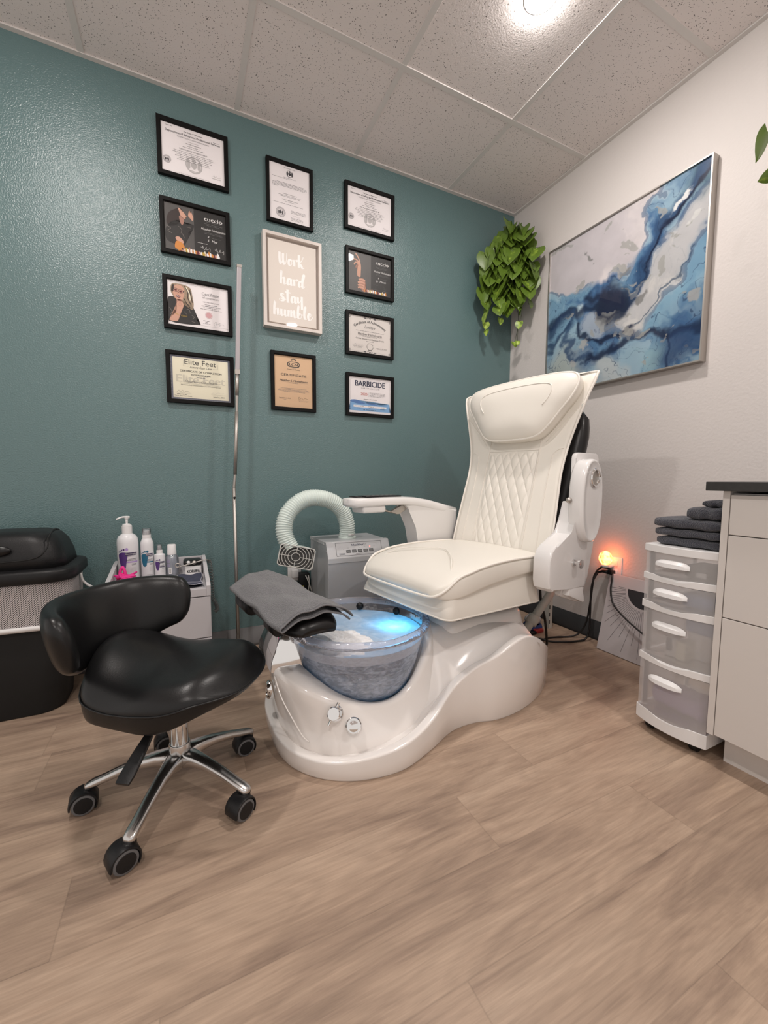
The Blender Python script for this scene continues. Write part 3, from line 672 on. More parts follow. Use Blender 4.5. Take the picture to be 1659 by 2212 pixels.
def d_B(p):
    p.layer(1); p.rect(0, 0, .47, 1, 'paper_charcoal')
    p.layer(2)   # long dark hair, leather jacket
    p.shape([(.20, .10), (.26, .07), (.30, .14), (.27, .30), (.22, .42), (.10, .50), (.04, .42), (.08, .22)], 'hair_dark')
    p.shape([(.10, .42), (.22, .34), (.34, .38), (.46, .36), (.45, .46), (.38, .54), (.36, .70), (.30, .84), (.20, .86), (.04, .80), (.02, .60)], 'jacket')
    p.layer(3)
    p.shape([(.225, .075), (.26, .09), (.275, .13), (.315, .15), (.33, .19), (.355, .215), (.325, .245), (.34, .27), (.30, .275), (.265, .24), (.245, .16)], 'skin')
    p.shape([(.24, .24), (.305, .265), (.31, .36), (.28, .42), (.25, .36)], 'skin_dark')
    p.layer(4)
    p.shape([(.38, .20), (.39, .12), (.405, .08), (.415, .13), (.43, .10), (.445, .15), (.46, .20), (.455, .27), (.43, .27), (.40, .22)], 'skin')
    p.shape([(.17, .72), (.21, .68), (.26, .71), (.30, .78), (.27, .82), (.21, .79)], 'skin')
    p.line([(.03, .50), (.10, .54), (.06, .60), (.12, .64)], .0022, 'jacket_hi', 5); p.line([(.22, .46), (.27, .52), (.26, .60)], .0016, 'jacket_hi', 5)
    p.line([(.36, .44), (.42, .44)], .0016, 'jacket_hi', 5); p.line([(.28, .60), (.31, .68)], .0015, 'jacket_hi', 4)
    p.layer(5); p.shape([(.16, .86), (.19, .78), (.27, .80), (.31, .88), (.28, .96), (.17, .94)], 'orange'); polishes(p, .20, .86, .95, 1)
    d_cuccio_common(p, '4', 'May'); p.text('5', .70, .62, .045, None, 'ink_white', 0, .3)
    for u in (.64, .87):
        q = [(u-.07+.02*i+.012*math.sin(i*2.1), .79+.045*math.sin(i*2.6)+.012*i/3) for i in range(9)]; p.line(q, .0010, 'ink_white', 4)
    p.greek(.60, .71, .16, .008, 'ink_white', 30)
def d_I(p):
    p.layer(1); p.rect(0, 0, .52, 1, 'paper_charcoal')
    p.layer(2)  # upper hand with pointing fingers
    p.shape([(.21, .60), (.20, .48), (.215, .36), (.20, .25), (.235, .22), (.275, .26), (.29, .36), (.285, .48), (.275, .61)], 'skin')
    p.layer(3)
    p.line([(.265, .25), (.225, .14), (.165, .055)], .0075, 'skin', 5); p.line([(.235, .24), (.15, .20), (.07, .235)], .0070, 'skin', 5)
    p.line([(.225, .27), (.16, .28), (.135, .34)], .0070, 'skin', 5); p.line([(.225, .33), (.185, .36), (.175, .41)], .0060, 'skin_dark', 5)
    p.layer(3)  # lower hand, closed
    p.shape([(.27, .66), (.35, .64), (.39, .72), (.39, .82), (.42, .92), (.36, .97), (.30, .92), (.25, .86), (.24, .76)], 'skin_dark')
    p.layer(4)
    for i, v in enumerate((.675, .745, .815, .875)): p.line([(.385-.01*i, v+.01), (.30, v-.01), (.215+.02*(i == 0), v+.012)], .0085, 'skin', 5)
    p.layer(5); polishes(p, .36, .86, .93, .8)
    d_cuccio_common(p, '9', 'March'); p.text('20', .66, .63, .04, None, 'ink_white', 0, .3)
    p.line([(.60, .72), (.64, .73), (.68, .735)], .0007, 'ink_dim', 3); p.line([(.80, .72), (.84, .76), (.82, .80), (.88, .79)], .0007, 'ink_dim', 4)
    p.greek(.62, .85, .10, .008, 'ink_dim', 30); p.greek(.86, .85, .10, .008, 'ink_dim', 31)
def d_C(p):
    p.layer(1); p.rect(.0, .055, 1, .058, 'ink_grey'); p.rect(0, .915, 1, .918, 'ink_grey'); p.rect(.018, .06, .0205, .915, 'ink_grey')
    p.rect(.02, .06, .50, .42, 'paper')
    # blouse / jacket
    p.layer(2); p.shape([(.02, .40), (.12, .37), (.20, .44), (.34, .52), (.40, .52), (.45, .68), (.46, .82), (.50, .915), (.02, .915), (.02, .6)], 'jacket', 4)
    p.shape([(.08, .10), (.18, .07), (.30, .08), (.38, .14), (.40, .32), (.42, .46), (.40, .60), (.33, .54), (.27, .44), (.16, .44), (.08, .32), (.06, .22)], 'hair')
    p.layer(3)
    p.shape([(.10, .16), (.17, .09), (.25, .12), (.275, .22), (.265, .33), (.235, .42), (.19, .445), (.145, .42), (.11, .34), (.09, .24)], 'skin')
    p.shape([(.16, .42), (.23, .42), (.255, .54), (.2, .58), (.15, .50)], 'skin_dark')
    p.layer(4)
    for pts in ([(.28, .10), (.33, .22), (.33, .36), (.38, .50)], [(.26, .36), (.30, .46), (.36, .56)], [(.36, .16), (.38, .30), (.40, .44)]): p.line(pts, .0035, 'hair_dark', 5)
    for pts in ([(.305, .12), (.355, .26), (.365, .40)],): p.line(pts, .004, 'paper_cream', 5)
    p.shape([(.08, .14), (.11, .10), (.11, .20), (.085, .28), (.07, .24)], 'hair_dark')
    # glasses
    p.ring(.138, .215, .0085, .0105, 'ink', sx=1.1, sy=.8); p.ring(.215, .235, .0085, .0105, 'ink', sx=1.15, sy=.8); p.line([(.172, .22), (.182, .223)], .002, 'ink'); p.line([(.25, .225), (.275, .215)], .0022, 'ink')
    p.disc(.138, .215, .005, 'maroon', sx=1.2, sy=.7); p.disc(.215, .237, .005, 'maroon', sx=1.2, sy=.7)
    p.line([(.17, .255), (.163, .30), (.18, .305)], .0008, 'skin_dark', 4)
    p.shape([(.14, .335), (.17, .325), (.21, .345), (.195, .375), (.16, .37)], 'maroon'); p.layer(5); p.shape([(.15, .342), (.17, .338), (.20, .352), (.17, .357)], 'label_white', 4)
    # hand at chin, forearm, bracelet
    p.layer(5)
    p.shape([(.15, .50), (.17, .46), (.23, .46), (.26, .52), (.24, .60), (.21, .68), (.185, .78), (.15, .90), (.03, .90), (.06, .82), (.12, .74), (.15, .62)], 'skin')
    p.layer(6)
    for i in range(3): p.line([(.165+.022*i, .47), (.175+.022*i, .52), (.168+.02*i, .56)], .0009, 'skin_dark', 4)
    p.line([(.12, .735), (.15, .745), (.185, .765)], .0022, 'gold', 4); p.text('Katya', .26, .76, .038, .10, 'gold', 0, .4)
    for pts in ([(.03, .62), (.07, .70), (.04, .78)], [(.30, .62), (.34, .60), (.36, .68)], [(.38, .72), (.42, .76), (.40, .80)], [(.26, .66), (.30, .72)], [(.38, .86), (.44, .88)]): p.line(pts, .0018, 'jacket_hi', 4)
    p.layer(2)
    p.text('Certificate', .70, .195, .070, .285, 'ink_grey', .004); p.text('of completion', .70, .275, .050, .265, 'ink_grey')
    p.text('HEATHER HINKELMANN', .71, .375, .026, .27, 'ink_grey')
    p.greek(.71, .43, .22, .010, 'ink_grey', 1); p.text('Online Builder Certified Nail Artist - Part 1', .71, .465, .018, .32, 'ink', .02)
    p.greek(.71, .50, .26, .010, 'ink_grey', 2); p.greek(.71, .535, .36, .010, 'ink_grey', 3)
    p.disc(.665, .665, .0125, 'pink_print'); p.ring(.665, .665, .0145, .0158, 'pink_print')
    p.greek(.625, .80, .11, .012, 'ink', 5); p.greek(.625, .83, .04, .010, 'ink', 6); p.greek(.625, .86, .12, .008, 'ink_grey', 7)
    p.line([(.76, .89), (.745, .84), (.77, .80), (.80, .80), (.78, .86), (.82, .83), (.85, .80), (.84, .87), (.88, .83), (.92, .85)], .0007, 'ink_grey', 5)
def d_D(p):
    p.layer(1); p.rect(0, 0, 1, 1, 'border_blue'); p.layer(2)
    for i in range(46):
        for v in (.022, .978): p.disc((i+.5)/46, v, .0011, 'ink_faint', 6)
    for i in range(34):
        for u in (.018, .982): p.disc(u, (i+.5)/34, .0011, 'ink_faint', 6)
    p.rect(.042, .05, .958, .95, 'paper_cream'); p.layer(3)
    p.text('Elite Feet', .5, .515, .17, .80, 'watermark', .03)
    p.layer(4); p.text('Elite Feet', .495, .135, .115, .52, 'ink', .004)
    p.line([(.215, .12), (.215, .235), (.30, .235)], .0006, 'ink_grey'); p.line([(.785, .14), (.785, .245), (.70, .245)], .0006, 'ink_grey')
    p.text('Luxury Foot Care', .50, .245, .052, .36, 'ink', 0, .45)
    p.text('CERTIFICATE OF COMPLETION', .5, .345, .042, .69, 'ink', .022); p.text('ELITE PEDICURING', .5, .42, .034, .32, 'ink', .022)
    p.greek(.5, .475, .15, .012, 'ink_grey', 1)
    p.text('Heather Hinkelmann', .5, .575, .062, .54, 'ink', -.008, .5); p.rect(.15, .625, .85, .628, 'ink_grey')
    p.text('Has successfully completed Elite Level VP Pedicuring Class', .5, .655, .024, .66, 'ink')
    p.line([(.10, .83), (.13, .79), (.15, .83), (.19, .785), (.21, .83), (.26, .80), (.30, .83)], .0007, 'ink', 5); p.rect(.07, .845, .33, .847, 'ink_grey')
    p.greek(.18, .875, .16, .014, 'ink', 3); p.text('Owner, Elite Feet & Studio', .20, .91, .022, .28, 'ink')
    p.line([(.66, .82), (.70, .79), (.72, .82), (.78, .78), (.82, .80), (.88, .785)], .0006, 'ink_faint', 5); p.rect(.66, .835, .92, .837, 'ink_grey'); p.text('June 1st, 2024', .79, .885, .030, .19, 'ink')
def d_G(p):
    p.layer(1)
    for i in range(7):
        t = PI+PI*(i+.5)/7*.8+.3; c, s_ = math.cos(t), math.sin(t); p.line([(.5+.045*c, .105+.035*s_), (.5+.085*c, .105+.062*s_)], .0030, 'ink')
    p.shape([(.34, .16), (.37, .115), (.5, .105), (.63, .115), (.66, .16), (.63, .205), (.5, .215), (.37, .205)], 'ink')
    p.layer(2); p.shape([(.36, .16), (.39, .127), (.5, .118), (.61, .127), (.64, .16), (.61, .193), (.5, .202), (.39, .193)], 'paper_tan'); p.layer(3)
    p.text('LCN', .5, .16, .050, .22, 'ink', .03); p.greek(.5, .232, .10, .005, 'ink_grey', 1); p.text('Centre for Beauty', .5, .255, .020, .32, 'ink')
    p.text('CERTIFICATE', .5, .365, .044, .66, 'ink', .003)
    p.text('Heather L Hinkelmann', .5, .475, .038, .72, 'ink', .018, .4); p.rect(.12, .505, .88, .507, 'ink_grey'); p.greek(.5, .52, .22, .006, 'ink_grey', 4)
    p.text('LCN WORKSHOP DOMINO RECONSTRUCTION', .5, .625, .014, .66, 'ink_grey')
    for i, v in enumerate((.65, .67, .69)): p.greek(.5, v, (.76, .80, .60)[i], .006, 'ink_grey', 6+i)
    p.text('September 3, 2022', .27, .815, .016, .30, 'ink'); p.rect(.12, .83, .42, .8315, 'ink_grey'); p.greek(.27, .85, .06, .006, 'ink_grey', 9)
    p.line([(.62, .83), (.63, .78), (.66, .80), (.64, .84), (.70, .79), (.74, .83), (.78, .80), (.86, .81)], .0008, 'ink', 5); p.rect(.60, .845, .88, .8465, 'ink_grey'); p.greek(.74, .865, .22, .006, 'ink_grey', 11)
def d_J(p):
    p.layer(1)
    for v in (.045, .955): p.rect(.06, v-.002, .36, v, 'ink_grey'); p.rect(.64, v-.002, .94, v, 'ink_grey'); p.line([(.34, v), (.42, v), (.46, v-.025), (.5, v), (.54, v-.025), (.58, v), (.66, v)], .0012, 'ink', 4); p.disc(.5, v, .0035, 'ink', sx=1.3); p.shape([(.36, v), (.385, v-.02), (.41, v), (.385, v+.02)], 'ink', 0); p.shape([(.64, v), (.615, v-.02), (.59, v), (.615, v+.02)], 'ink', 0)
    for u in (.012, .988): p.rect(u-.001, .12, u+.001, .88, 'ink_grey'); p.line([(u, .42), (u+.006, .46), (u-.006, .5), (u+.006, .54), (u, .58)], .002, 'ink', 4)
    for u, v in ((.03, .06), (.97, .06), (.03, .94), (.97, .94)): p.ring(u, v, .003, .0045, 'ink'); p.ring(u, v, .0062, .0070, 'ink_grey'); p.disc(u, v, .0014, 'ink')
    p.layer(2)
    # arched blackletter-like title
    p.text('Certificate of Achievement', .5, .13, .070, .80, 'ink', .020, 0, arc=.16)
    p.text('Luminary', .5, .275, .085, .26, 'ink', -.004, .5)
    p.greek(.5, .40, .66, .010, 'ink_grey', 2); p.text('Heather Hinkelmann', .5, .475, .060, .56, 'ink', 0); p.rect(.22, .518, .78, .522, 'ink')
    p.greek(.5, .545, .34, .008, 'ink_grey', 3); p.text('Online Structured Manicure TWO', .5, .605, .040, .66, 'ink')
    p.greek(.5, .665, .18, .010, 'ink_grey', 4)
    for i in range(16):
        t = -PI/2+.35+(2*PI-.7)*i/15; p.disc(.5+.019*math.cos(t)/p.w, .805+.019*math.sin(t)/p.h, .0021, 'ink', 8)
    p.text('BAND', .5, .90, .028, None, 'ink', .03)
    p.line([(.13, .78), (.17, .76), (.18, .79), (.22, .76), (.25, .79), (.33, .775)], .0006, 'ink_grey', 5); p.rect(.09, .805, .35, .808, 'ink_grey'); p.greek(.22, .83, .22, .009, 'ink_grey', 6); p.greek(.22, .86, .18, .009, 'ink_grey', 7)
    p.text('February 28, 2024', .78, .815, .022, .24, 'ink'); p.rect(.66, .84, .90, .843, 'ink_grey')
def d_K(p):
    p.layer(1)
    p.ring(.5, .5, 0, 0, 'paper')
    for a, c in (((.04, .075), (.96, .075)), ((.04, .925), (.96, .925))): p.line([a, c], .0006, 'ink_grey')
    for u in (.035, .965): p.line([(u, .09), (u, .91)], .0006, 'ink_grey')
    p.shape([(.04, .665), (.10, .635), (.20, .64), (.30, .68), (.42, .715), (.55, .70), (.70, .73), (.85, .71), (.96, .70), (.96, .90), (.93, .925), (.07, .925), (.04, .90)], 'blue_wash', 3)
    p.layer(2); p.shape([(.04, .66), (.10, .632), (.20, .636), (.32, .69), (.38, .72), (.22, .735), (.12, .70), (.04, .69)], 'blue_deep'); p.shape([(.40, .722), (.52, .700), (.68, .735), (.60, .745), (.50, .745)], 'blue_deep'); p.shape([(.70, .745), (.84, .725), (.93, .715), (.84, .745)], 'blue_deep')
    p.shape([(.11, .775), (.89, .775), (.89, .83), (.11, .83)], 'paper', 0)
    p.layer(3)
    p.text('BARBICIDE', .50, .175, .150, .70, 'navy', .022); p.ring(.873, .10, .0010, .0016, 'ink', 10)
    p.text('CERTIFICATION', .50, .30, .036, .43, 'ink_grey', 0, 0, space=1.5)
    p.text('2025', .355, .46, .066, .155, 'red_ink'); p.rect(.462, .41, .464, .53, 'ink_grey')
    for i in range(4): p.greek(.48, .415+.033*i, .38 if i < 3 else .34, .010, 'ink_grey', 2+i, 'l')
    p.text('Heather Hinkelmann', .50, .60, .026, .31, 'ink', 0, .3); p.greek(.5, .655, .23, .010, 'ink_grey', 9)
    p.greek(.24, .80, .22, .012, 'ink_grey', 12); p.greek(.52, .80, .13, .012, 'ink_grey', 13); p.greek(.80, .80, .10, .012, 'ink_grey', 14)
    p.greek(.24, .855, .10, .008, 'navy', 15); p.greek(.52, .855, .10, .008, 'navy', 16); p.greek(.80, .855, .12, .008, 'navy', 17)
    p.shape([(.33, .90), (.35, .885), (.365, .868), (.375, .90)], 'navy', 0); p.greek(.40, .893, .24, .010, 'navy', 19, 'l')

G1 = 'framed certificates on the teal wall'
F = 'certificate_frame'
frame_obj(F, 'black framed state department licence, topmost in the left column of frames', -2.101, 2.256, -1.801, 2.501, d_A)
frame_obj(F, 'black framed dark certificate picturing a woman in a leather jacket looking up', -2.101, 1.918, -1.801, 2.160, d_B, 'paper_dark')
frame_obj(F, 'black framed certificate with a smiling blond woman in glasses', -2.100, 1.583, -1.800, 1.821, d_C)
frame_obj(F, 'black framed cream certificate with patterned grey border, lowest in the left column', -2.099, 1.243, -1.799, 1.484, d_D, 'paper_cream')
frame_obj(F, 'black upright frame with a white state licence, above the lettered sign', -1.624, 2.180, -1.386, 2.482, d_E, bw=.0165)
frame_obj(F, 'black upright frame with tan parchment certificate below the lettered sign', -1.618, 1.245, -1.379, 1.546, d_G, 'paper_tan')
frame_obj(F, 'black framed blackletter state licence, topmost in the right column of frames', -1.209, 2.249, -.907, 2.493, d_H)
frame_obj(F, 'black framed dark certificate picturing two hands', -1.205, 1.911, -.907, 2.159, d_I, 'paper_dark')
frame_obj(F, 'black framed grey Certificate of Achievement with arched title and wreath', -1.205, 1.582, -.907, 1.819, d_J, 'paper_grey')
frame_obj(F, 'black framed certificate with blue waves, lowest in the right column', -1.204, 1.244, -.904, 1.482, d_K)

# ---- "Work hard stay humble" sign: deep pale frame, floating panel
SX0, SX1, SZ0, SZ1 = -1.651, -1.349, 1.657, 2.117
t = thing('lettered_sign', 'pale greige framed sign with white brush words Work hard stay humble', 'sign', (-1.5, 0, SZ0))
b = MB('sign_frame'); b.smooth = False; rings = []
for d, y in ((0, -.001), (0, -.040), (.0155, -.040), (.0155, -.010)): rings.append([(SX0+d, y, SZ0+d), (SX1-d, y, SZ0+d), (SX1-d, y, SZ1-d), (SX0+d, y, SZ1-d)])
b.loft(rings, True, False, False); mk('frame', b, t, bevel=.0012)
b = MB('sign_frame'); b.smooth = False; b.box((SX0+.015, -.012, SZ0+.015), (SX1-.015, -.002, SZ1-.015)); mk('backing', b, t)
a0, a1, c0, c1 = SX0+.027, SX1-.027, SZ0+.027, SZ1-.027
b = MB('sign_panel'); b.smooth = False; b.box((a0, -.024, c0), (a1, -.010, c1)); pn = mk('panel', b, t, bevel=.001)
p = Print((a0, -.024, c1), (1, 0, 0), (0, 0, -1), (0, -1, 0), a1-a0, c1-c0)
GL = {  # pen strokes, x-height 1, baseline 0, y up
 'W': (1.32, [[(.0, 1.75), (-.02, 1.0), (.05, .2), (.25, .05), (.42, .7), (.52, 1.65)], [(.52, 1.65), (.50, .8), (.60, .15), (.78, .02), (1.0, .6), (1.08, 1.75)]]),
 'o': (.80, [[(.42, .95), (.10, .75), (.05, .25), (.25, 0), (.50, .25), (.48, .75), (.30, .95)], [(.45, .85), (.62, .80), (.75, .92)]]),
 'r': (.72, [[(.05, 1.0), (.10, .5), (.10, 0)], [(.12, .55), (.30, .95), (.48, 1.0), (.60, .82)]]),
 'k': (1.05, [[(.12, 1.95), (.10, 1.0), (.12, -.05)], [(.14, .55), (.45, .95), (.72, 1.45), (.78, 1.75)], [(.16, .60), (.45, .35), (.65, .0), (.95, .02)]]),
 'h': (.92, [[(.02, .6), (.15, 1.3), (.18, 1.95), (.08, 1.2), (.05, 0)], [(.07, .2), (.25, .85), (.48, .95), (.52, .5), (.55, .05), (.75, .1), (.88, .3)]]),
 'a': (.88, [[(.48, .95), (.15, .80), (.05, .25), (.22, .0), (.45, .35), (.52, .95)], [(.54, .98), (.52, .4), (.60, .02), (.85, .15)]]),
 'd': (1.0, [[(.48, .90), (.15, .75), (.05, .25), (.22, .0), (.45, .35), (.56, .9)], [(.50, .3), (.85, 1.5), (.90, 1.95), (.70, 1.8), (.55, .9), (.56, .05), (.75, .0), (.92, .25)]]),
 's': (.85, [[(.60, 1.05), (.30, 1.10), (.20, .80), (.50, .50), (.48, .12), (.15, .0), (-.05, .2), (.1, .35), (.55, .3), (.85, .35)]]),
 't': (.70, [[(.22, 1.85), (.20, 1.0), (.25, .05), (.45, .0)], [(-.15, 1.45), (.25, 1.42), (.62, 1.40)]]),
 'y': (.95, [[(.05, 1.0), (.05, .4), (.22, .15), (.45, .55), (.58, 1.1)], [(.60, 1.15), (.60, .2), (.62, -.85)]]),
 'u': (.90, [[(.05, 1.0), (.05, .3), (.20, .0), (.42, .35), (.52, 1.0)], [(.52, 1.0), (.52, .3), (.65, .0), (.86, .2)]]),
 'm': (1.25, [[(.05, 1.0), (.06, .5), (.05, 0)], [(.06, .2), (.25, .9), (.40, .95), (.42, .5), (.42, 0)], [(.43, .2), (.62, .9), (.80, .95), (.82, .4), (.92, .0), (1.18, .1)]]),
 'b': (.85, [[(.0, .5), (.20, 1.4), (.22, 1.95), (.10, 1.3), (.06, .3), (.20, .0), (.50, .15), (.52, .6), (.30, .75), (.12, .45)], [(.5, .6), (.75, .6)]]),
 'l': (.55, [[(.0, .4), (.28, 1.3), (.32, 1.9), (.14, 1.6), (.08, .6), (.18, .05), (.45, .1)]]),
 'e': (.75, [[(.02, .4), (.38, .6), (.40, .95), (.15, .90), (.05, .4), (.20, .0), (.45, .1), (.72, .55)]]),
}
def brush(word, u0, u1, vb, xh, vslope=.0):
    tot = sum(GL[c][0] for c in word); sx = (u1-u0)*p.w/tot/1.0; x = 0
    for c in word:
        adv, st = GL[c]
        for q in st:
            p.line([(u0+(x+a)*sx/p.w, vb-bq*xh/p.h) for a, bq in q], 0, 'sign_white', 7, pen=(.0036, .0120))
            p.k += .12
        x += adv
p.layer(1)
brush('Work', .235, .76, .275, .032); p.layer(1); brush('hard', .245, .77, .515, .033); p.layer(1); brush('stay', .225, .74, .725, .033); p.layer(1); brush('humble', .10, .93, .905, .033)
mk('brush_lettering', p, pn, fixn=False)
b = MB('pane'); b.smooth = False; b.poly([(SX0+.015, -.0355, SZ0+.015), (SX1-.015, -.0355, SZ0+.015), (SX1-.015, -.0355, SZ1-.015), (SX0+.015, -.0355, SZ1-.015)]); mk('glass', b, t, fixn=False)

# ------------------------------------------------------------------ the blue ink painting (right wall)
def fbm(rs, X, Y, sc, octv=5, gain=.5):
    out = np.zeros_like(X); amp = 1; tot = 0
    for o in range(octv):
        n = int(64); g = rs.rand(n, n); x = X*sc*2**o; y = Y*sc*2**o
        xi = np.floor(x).astype(int); yi = np.floor(y).astype(int); fx = x-xi; fy = y-yi; fx = fx*fx*(3-2*fx); fy = fy*fy*(3-2*fy)
        a = g[xi % n, yi % n]; b_ = g[(xi+1) % n, yi % n]; c = g[xi % n, (yi+1) % n]; d = g[(xi+1) % n, (yi+1) % n]
        out += amp*((a*(1-fx)+b_*fx)*(1-fy)+(c*(1-fx)+d*fx)*fy); tot += amp; amp *= gain
    return out/tot
def seg_dist(X, Y, pts):
    D = np.full_like(X, 9.); T_ = np.zeros_like(X); n = len(pts)-1
    for i, ((x0, y0), (x1, y1)) in enumerate(zip(pts, pts[1:])):
        dx, dy = x1-x0, y1-y0; t = np.clip(((X-x0)*dx+(Y-y0)*dy)/(dx*dx+dy*dy), 0, 1)
        d = np.hypot(X-x0-t*dx, Y-y0-t*dy); k = d < D; D = np.where(k, d, D); T_ = np.where(k, (i+t)/n, T_)
    return D, T_
def ss(a, b_, x):
    t = np.clip((x-a)/(b_-a), 0, 1); return t*t*(3-2*t)
NP_ = 420
rs = np.random.RandomState(3)
u = np.linspace(0, 1, NP_+1); X, Y = np.meshgrid(u, u)          # X: 0 left .. 1 right, Y: 0 bottom .. 1 top
w1 = fbm(rs, X, Y, 3.2, 5)-.5; w2 = fbm(rs, X+7, Y+3, 3.2, 5)-.5; w3 = fbm(rs, X+2, Y+9, 9, 4)-.5; w4 = fbm(rs, X+4, Y+1, 9, 4)-.5
w5 = fbm(rs, X+5, Y+6, 26, 3)-.5; w6 = fbm(rs, X+8, Y+2, 26, 3)-.5
A = X+.30*w1+.09*w3+.022*w5; B = Y+.30*w2+.09*w4+.022*w6
def col(c): return np.array(c)[None, None, :]
def mixc(C_, c, m): return C_*(1-m[..., None])+col(c)*m[..., None]
n1 = fbm(rs, A+3, B+5, 4, 5); n2 = fbm(rs, A+1, B+8, 7, 5)
C_ = np.ones((NP_+1, NP_+1, 3))*col((.19, .33, .45))
C_ = mixc(C_, (.075, .165, .31), ss(.42, .62, n1)); C_ = mixc(C_, (.34, .47, .55), ss(.50, .66, n2)*.8)
# right lower mass of mid blue
C_ = mixc(C_, (.045, .12, .26), ss(.30, .0, np.hypot(A-.95, (B-.20)*1.3))*.9)
C_ = mixc(C_, (.25, .42, .54), ss(.16, .03, seg_dist(A, B, [(.62, .33), (.80, .42), (1.0, .52)])[0])*.75)
# pale upper field
dl, _ = seg_dist(A, B, [(.0, .70), (.20, .62), (.38, .57), (.52, .60), (.66, .76), (.84, 1.02)])
above = (B > np.interp(A, [0, .20, .38, .52, .66, .84, 1.2], [.70, .62, .57, .60, .76, 1.02, 1.3])).astype(float)
pale = above*ss(.0, .05, dl)
C_ = mixc(C_, (.53, .50, .52), pale); C_ = mixc(C_, (.64, .60, .60), pale*ss(.45, .65, n1))
# grey-white right field
dg, _ = seg_dist(A, B, [(.58, .38), (.74, .52), (.90, .64), (1.05, .74)])
gf = ss(.145, .07, dg); C_ = mixc(C_, (.50, .50, .51), gf); C_ = mixc(C_, (.60, .59, .58), gf*ss(.5, .65, n2))
# lower-left pale green-grey
C_ = mixc(C_, (.42, .47, .46), ss(.30, .12, np.hypot((A-.08)*1.0, (B-.08)*1.2)))
C_ = mixc(C_, (.47, .52, .54), ss(.12, .04, np.hypot((A-.45), (B-.04)*1.3)))
C_ = mixc(C_, (.30, .46, .52), ss(.13, .04, np.hypot((A-.72), (B-.08)*1.3))*.8)
C_ = mixc(C_, (.38, .43, .50), ss(.13, .06, np.hypot((A-.36)*.9, (B-.33)*1.0))*.9)
C_ = mixc(C_, (.45, .56, .62), ss(.08, .03, np.hypot(A-.22, B-.46)))
# teal corner top right
C_ = mixc(C_, (.08, .16, .20), ss(.20, .06, np.hypot(A-1.0, B-.93)))
def vein(pts, w, c, k=1., taper=.0):
    global C_
    d, t_ = seg_dist(A, B, pts); ww = w*(1-taper*t_); C_ = mixc(C_, c, k*np.clip(ss(1, .15, d/ww), 0, 1))
vein([(.42, .42), (.52, .50), (.62, .62), (.78, .78), (.92, .90), (1.05, 1.02)], .060, (.035, .085, .18), .95)
vein([(.42, .42), (.54, .49), (.64, .60), (.80, .77), (.94, .88), (1.05, .98)], .022, (.008, .016, .05), .95)
vein([(.0, .50), (.10, .46), (.20, .42), (.30, .47), (.42, .44), (.46, .50)], .050, (.012, .025, .075), .9)
vein([(.30, .55), (.40, .50), (.46, .42)], .055, (.014, .022, .06), .9)
vein([(.13, .45), (.16, .30), (.24, .15), (.34, .08)], .028, (.03, .07, .16), .85)
vein([(.22, .36), (.24, .28), (.32, .22), (.42, .22), (.50, .27), (.58, .33)], .030, (.010, .020, .06), .92)
vein([(.34, .08), (.48, .14), (.58, .27), (.70, .26), (.84, .18), (1.02, .22)], .042, (.010, .020, .065), .92)
vein([(.80, .20), (.86, .10), (.90, .0)], .022, (.005, .006, .02), .9)
vein([(.0, .36), (.08, .33), (.14, .36)], .030, (.02, .05, .12), .85)
vein([(.60, .34), (.72, .40), (.86, .50), (1.02, .58)], .009, (.05, .09, .15), .8)
# thin ink contour lines and silver leaf
q = np.abs((fbm(rs, A+11, B+2, 5, 4)*7) % 1-.5); C_ = mixc(C_, (.03, .06, .13), ss(.045, .0, q)*(1-pale)*(1-gf*.8)*.75)
sl = ss(.76, .78, fbm(rs, A+5, B*1.6+2, 9, 4)+.10*(fbm(rs, X, Y, 60, 2)-.5)+.10*ss(.25, .0, seg_dist(X, Y, [(.45, .3), (.65, .55), (.95, .85)])[0])); C_ = mixc(C_, (.36, .36, .34), sl*.75)
edge = np.abs(pale-.5)<.30
C_ = mixc(C_, (.05, .12, .22), edge*ss(.42, .60, n2)*.55)
C_ = mixc(C_, (.06, .11, .20), (np.abs(gf-.35)<.25)*ss(.45, .62, n1)*.5)
C_ = mixc(C_, (.012, .02, .055), ss(.13, .05, np.hypot((A-.44)*.9, (B-.49)))*ss(.42, .55, n2)*.9)
C_ = mixc(C_, (.03, .07, .17), ss(.22, .05, np.hypot((A-.93)*.8, (B-.12)*1.6))*.75)
C_ = mixc(C_, (.02, .045, .12), ss(.10, .03, np.hypot((A-.04), (B-.44)*1.3))*.8)
for (sx_, sy_, rx, ry, br) in ((.86, .86, .055, .016, .85), (.93, .74, .05, .016, .62), (.68, .44, .06, .022, .22), (.31, .83, .012, .05, .22), (.30, .28, .035, .04, .42), (.95, .34, .03, .03, .40), (.22, .17, .02, .035, .45), (.58, .63, .04, .02, .25)):
    e = ((X-sx_)*math.cos(.7)+(Y-sy_)*math.sin(.7))/rx; f_ = (-(X-sx_)*math.sin(.7)+(Y-sy_)*math.cos(.7))/ry
    C_ = mixc(C_, (br, br, br*.98), ss(1.1, .6, np.hypot(e, f_)+2.2*(fbm(rs, X, Y, 30, 3)-.45))*.85)
C_ = np.clip(C_**1.08*1.06*(1+.16*(fbm(rs, X, Y, 14, 4)[..., None]-.5)), 0, 1)
PY0, PY1, PZ0, PZ1 = -.349, -1.197, 1.396, 2.232
t = thing('framed_painting', 'square abstract painting in blue, white and grey ink with silver frame', 'painting', (0, (PY0+PY1)/2, PZ0))
b = MB('steel'); b.smooth = False; rings = []
for d, x in ((0, -.001), (0, -.042), (.006, -.042), (.006, -.030)): rings.append([(x, PY0-d, PZ0+d), (x, PY1+d, PZ0+d), (x, PY1+d, PZ1-d), (x, PY0-d, PZ1-d)])
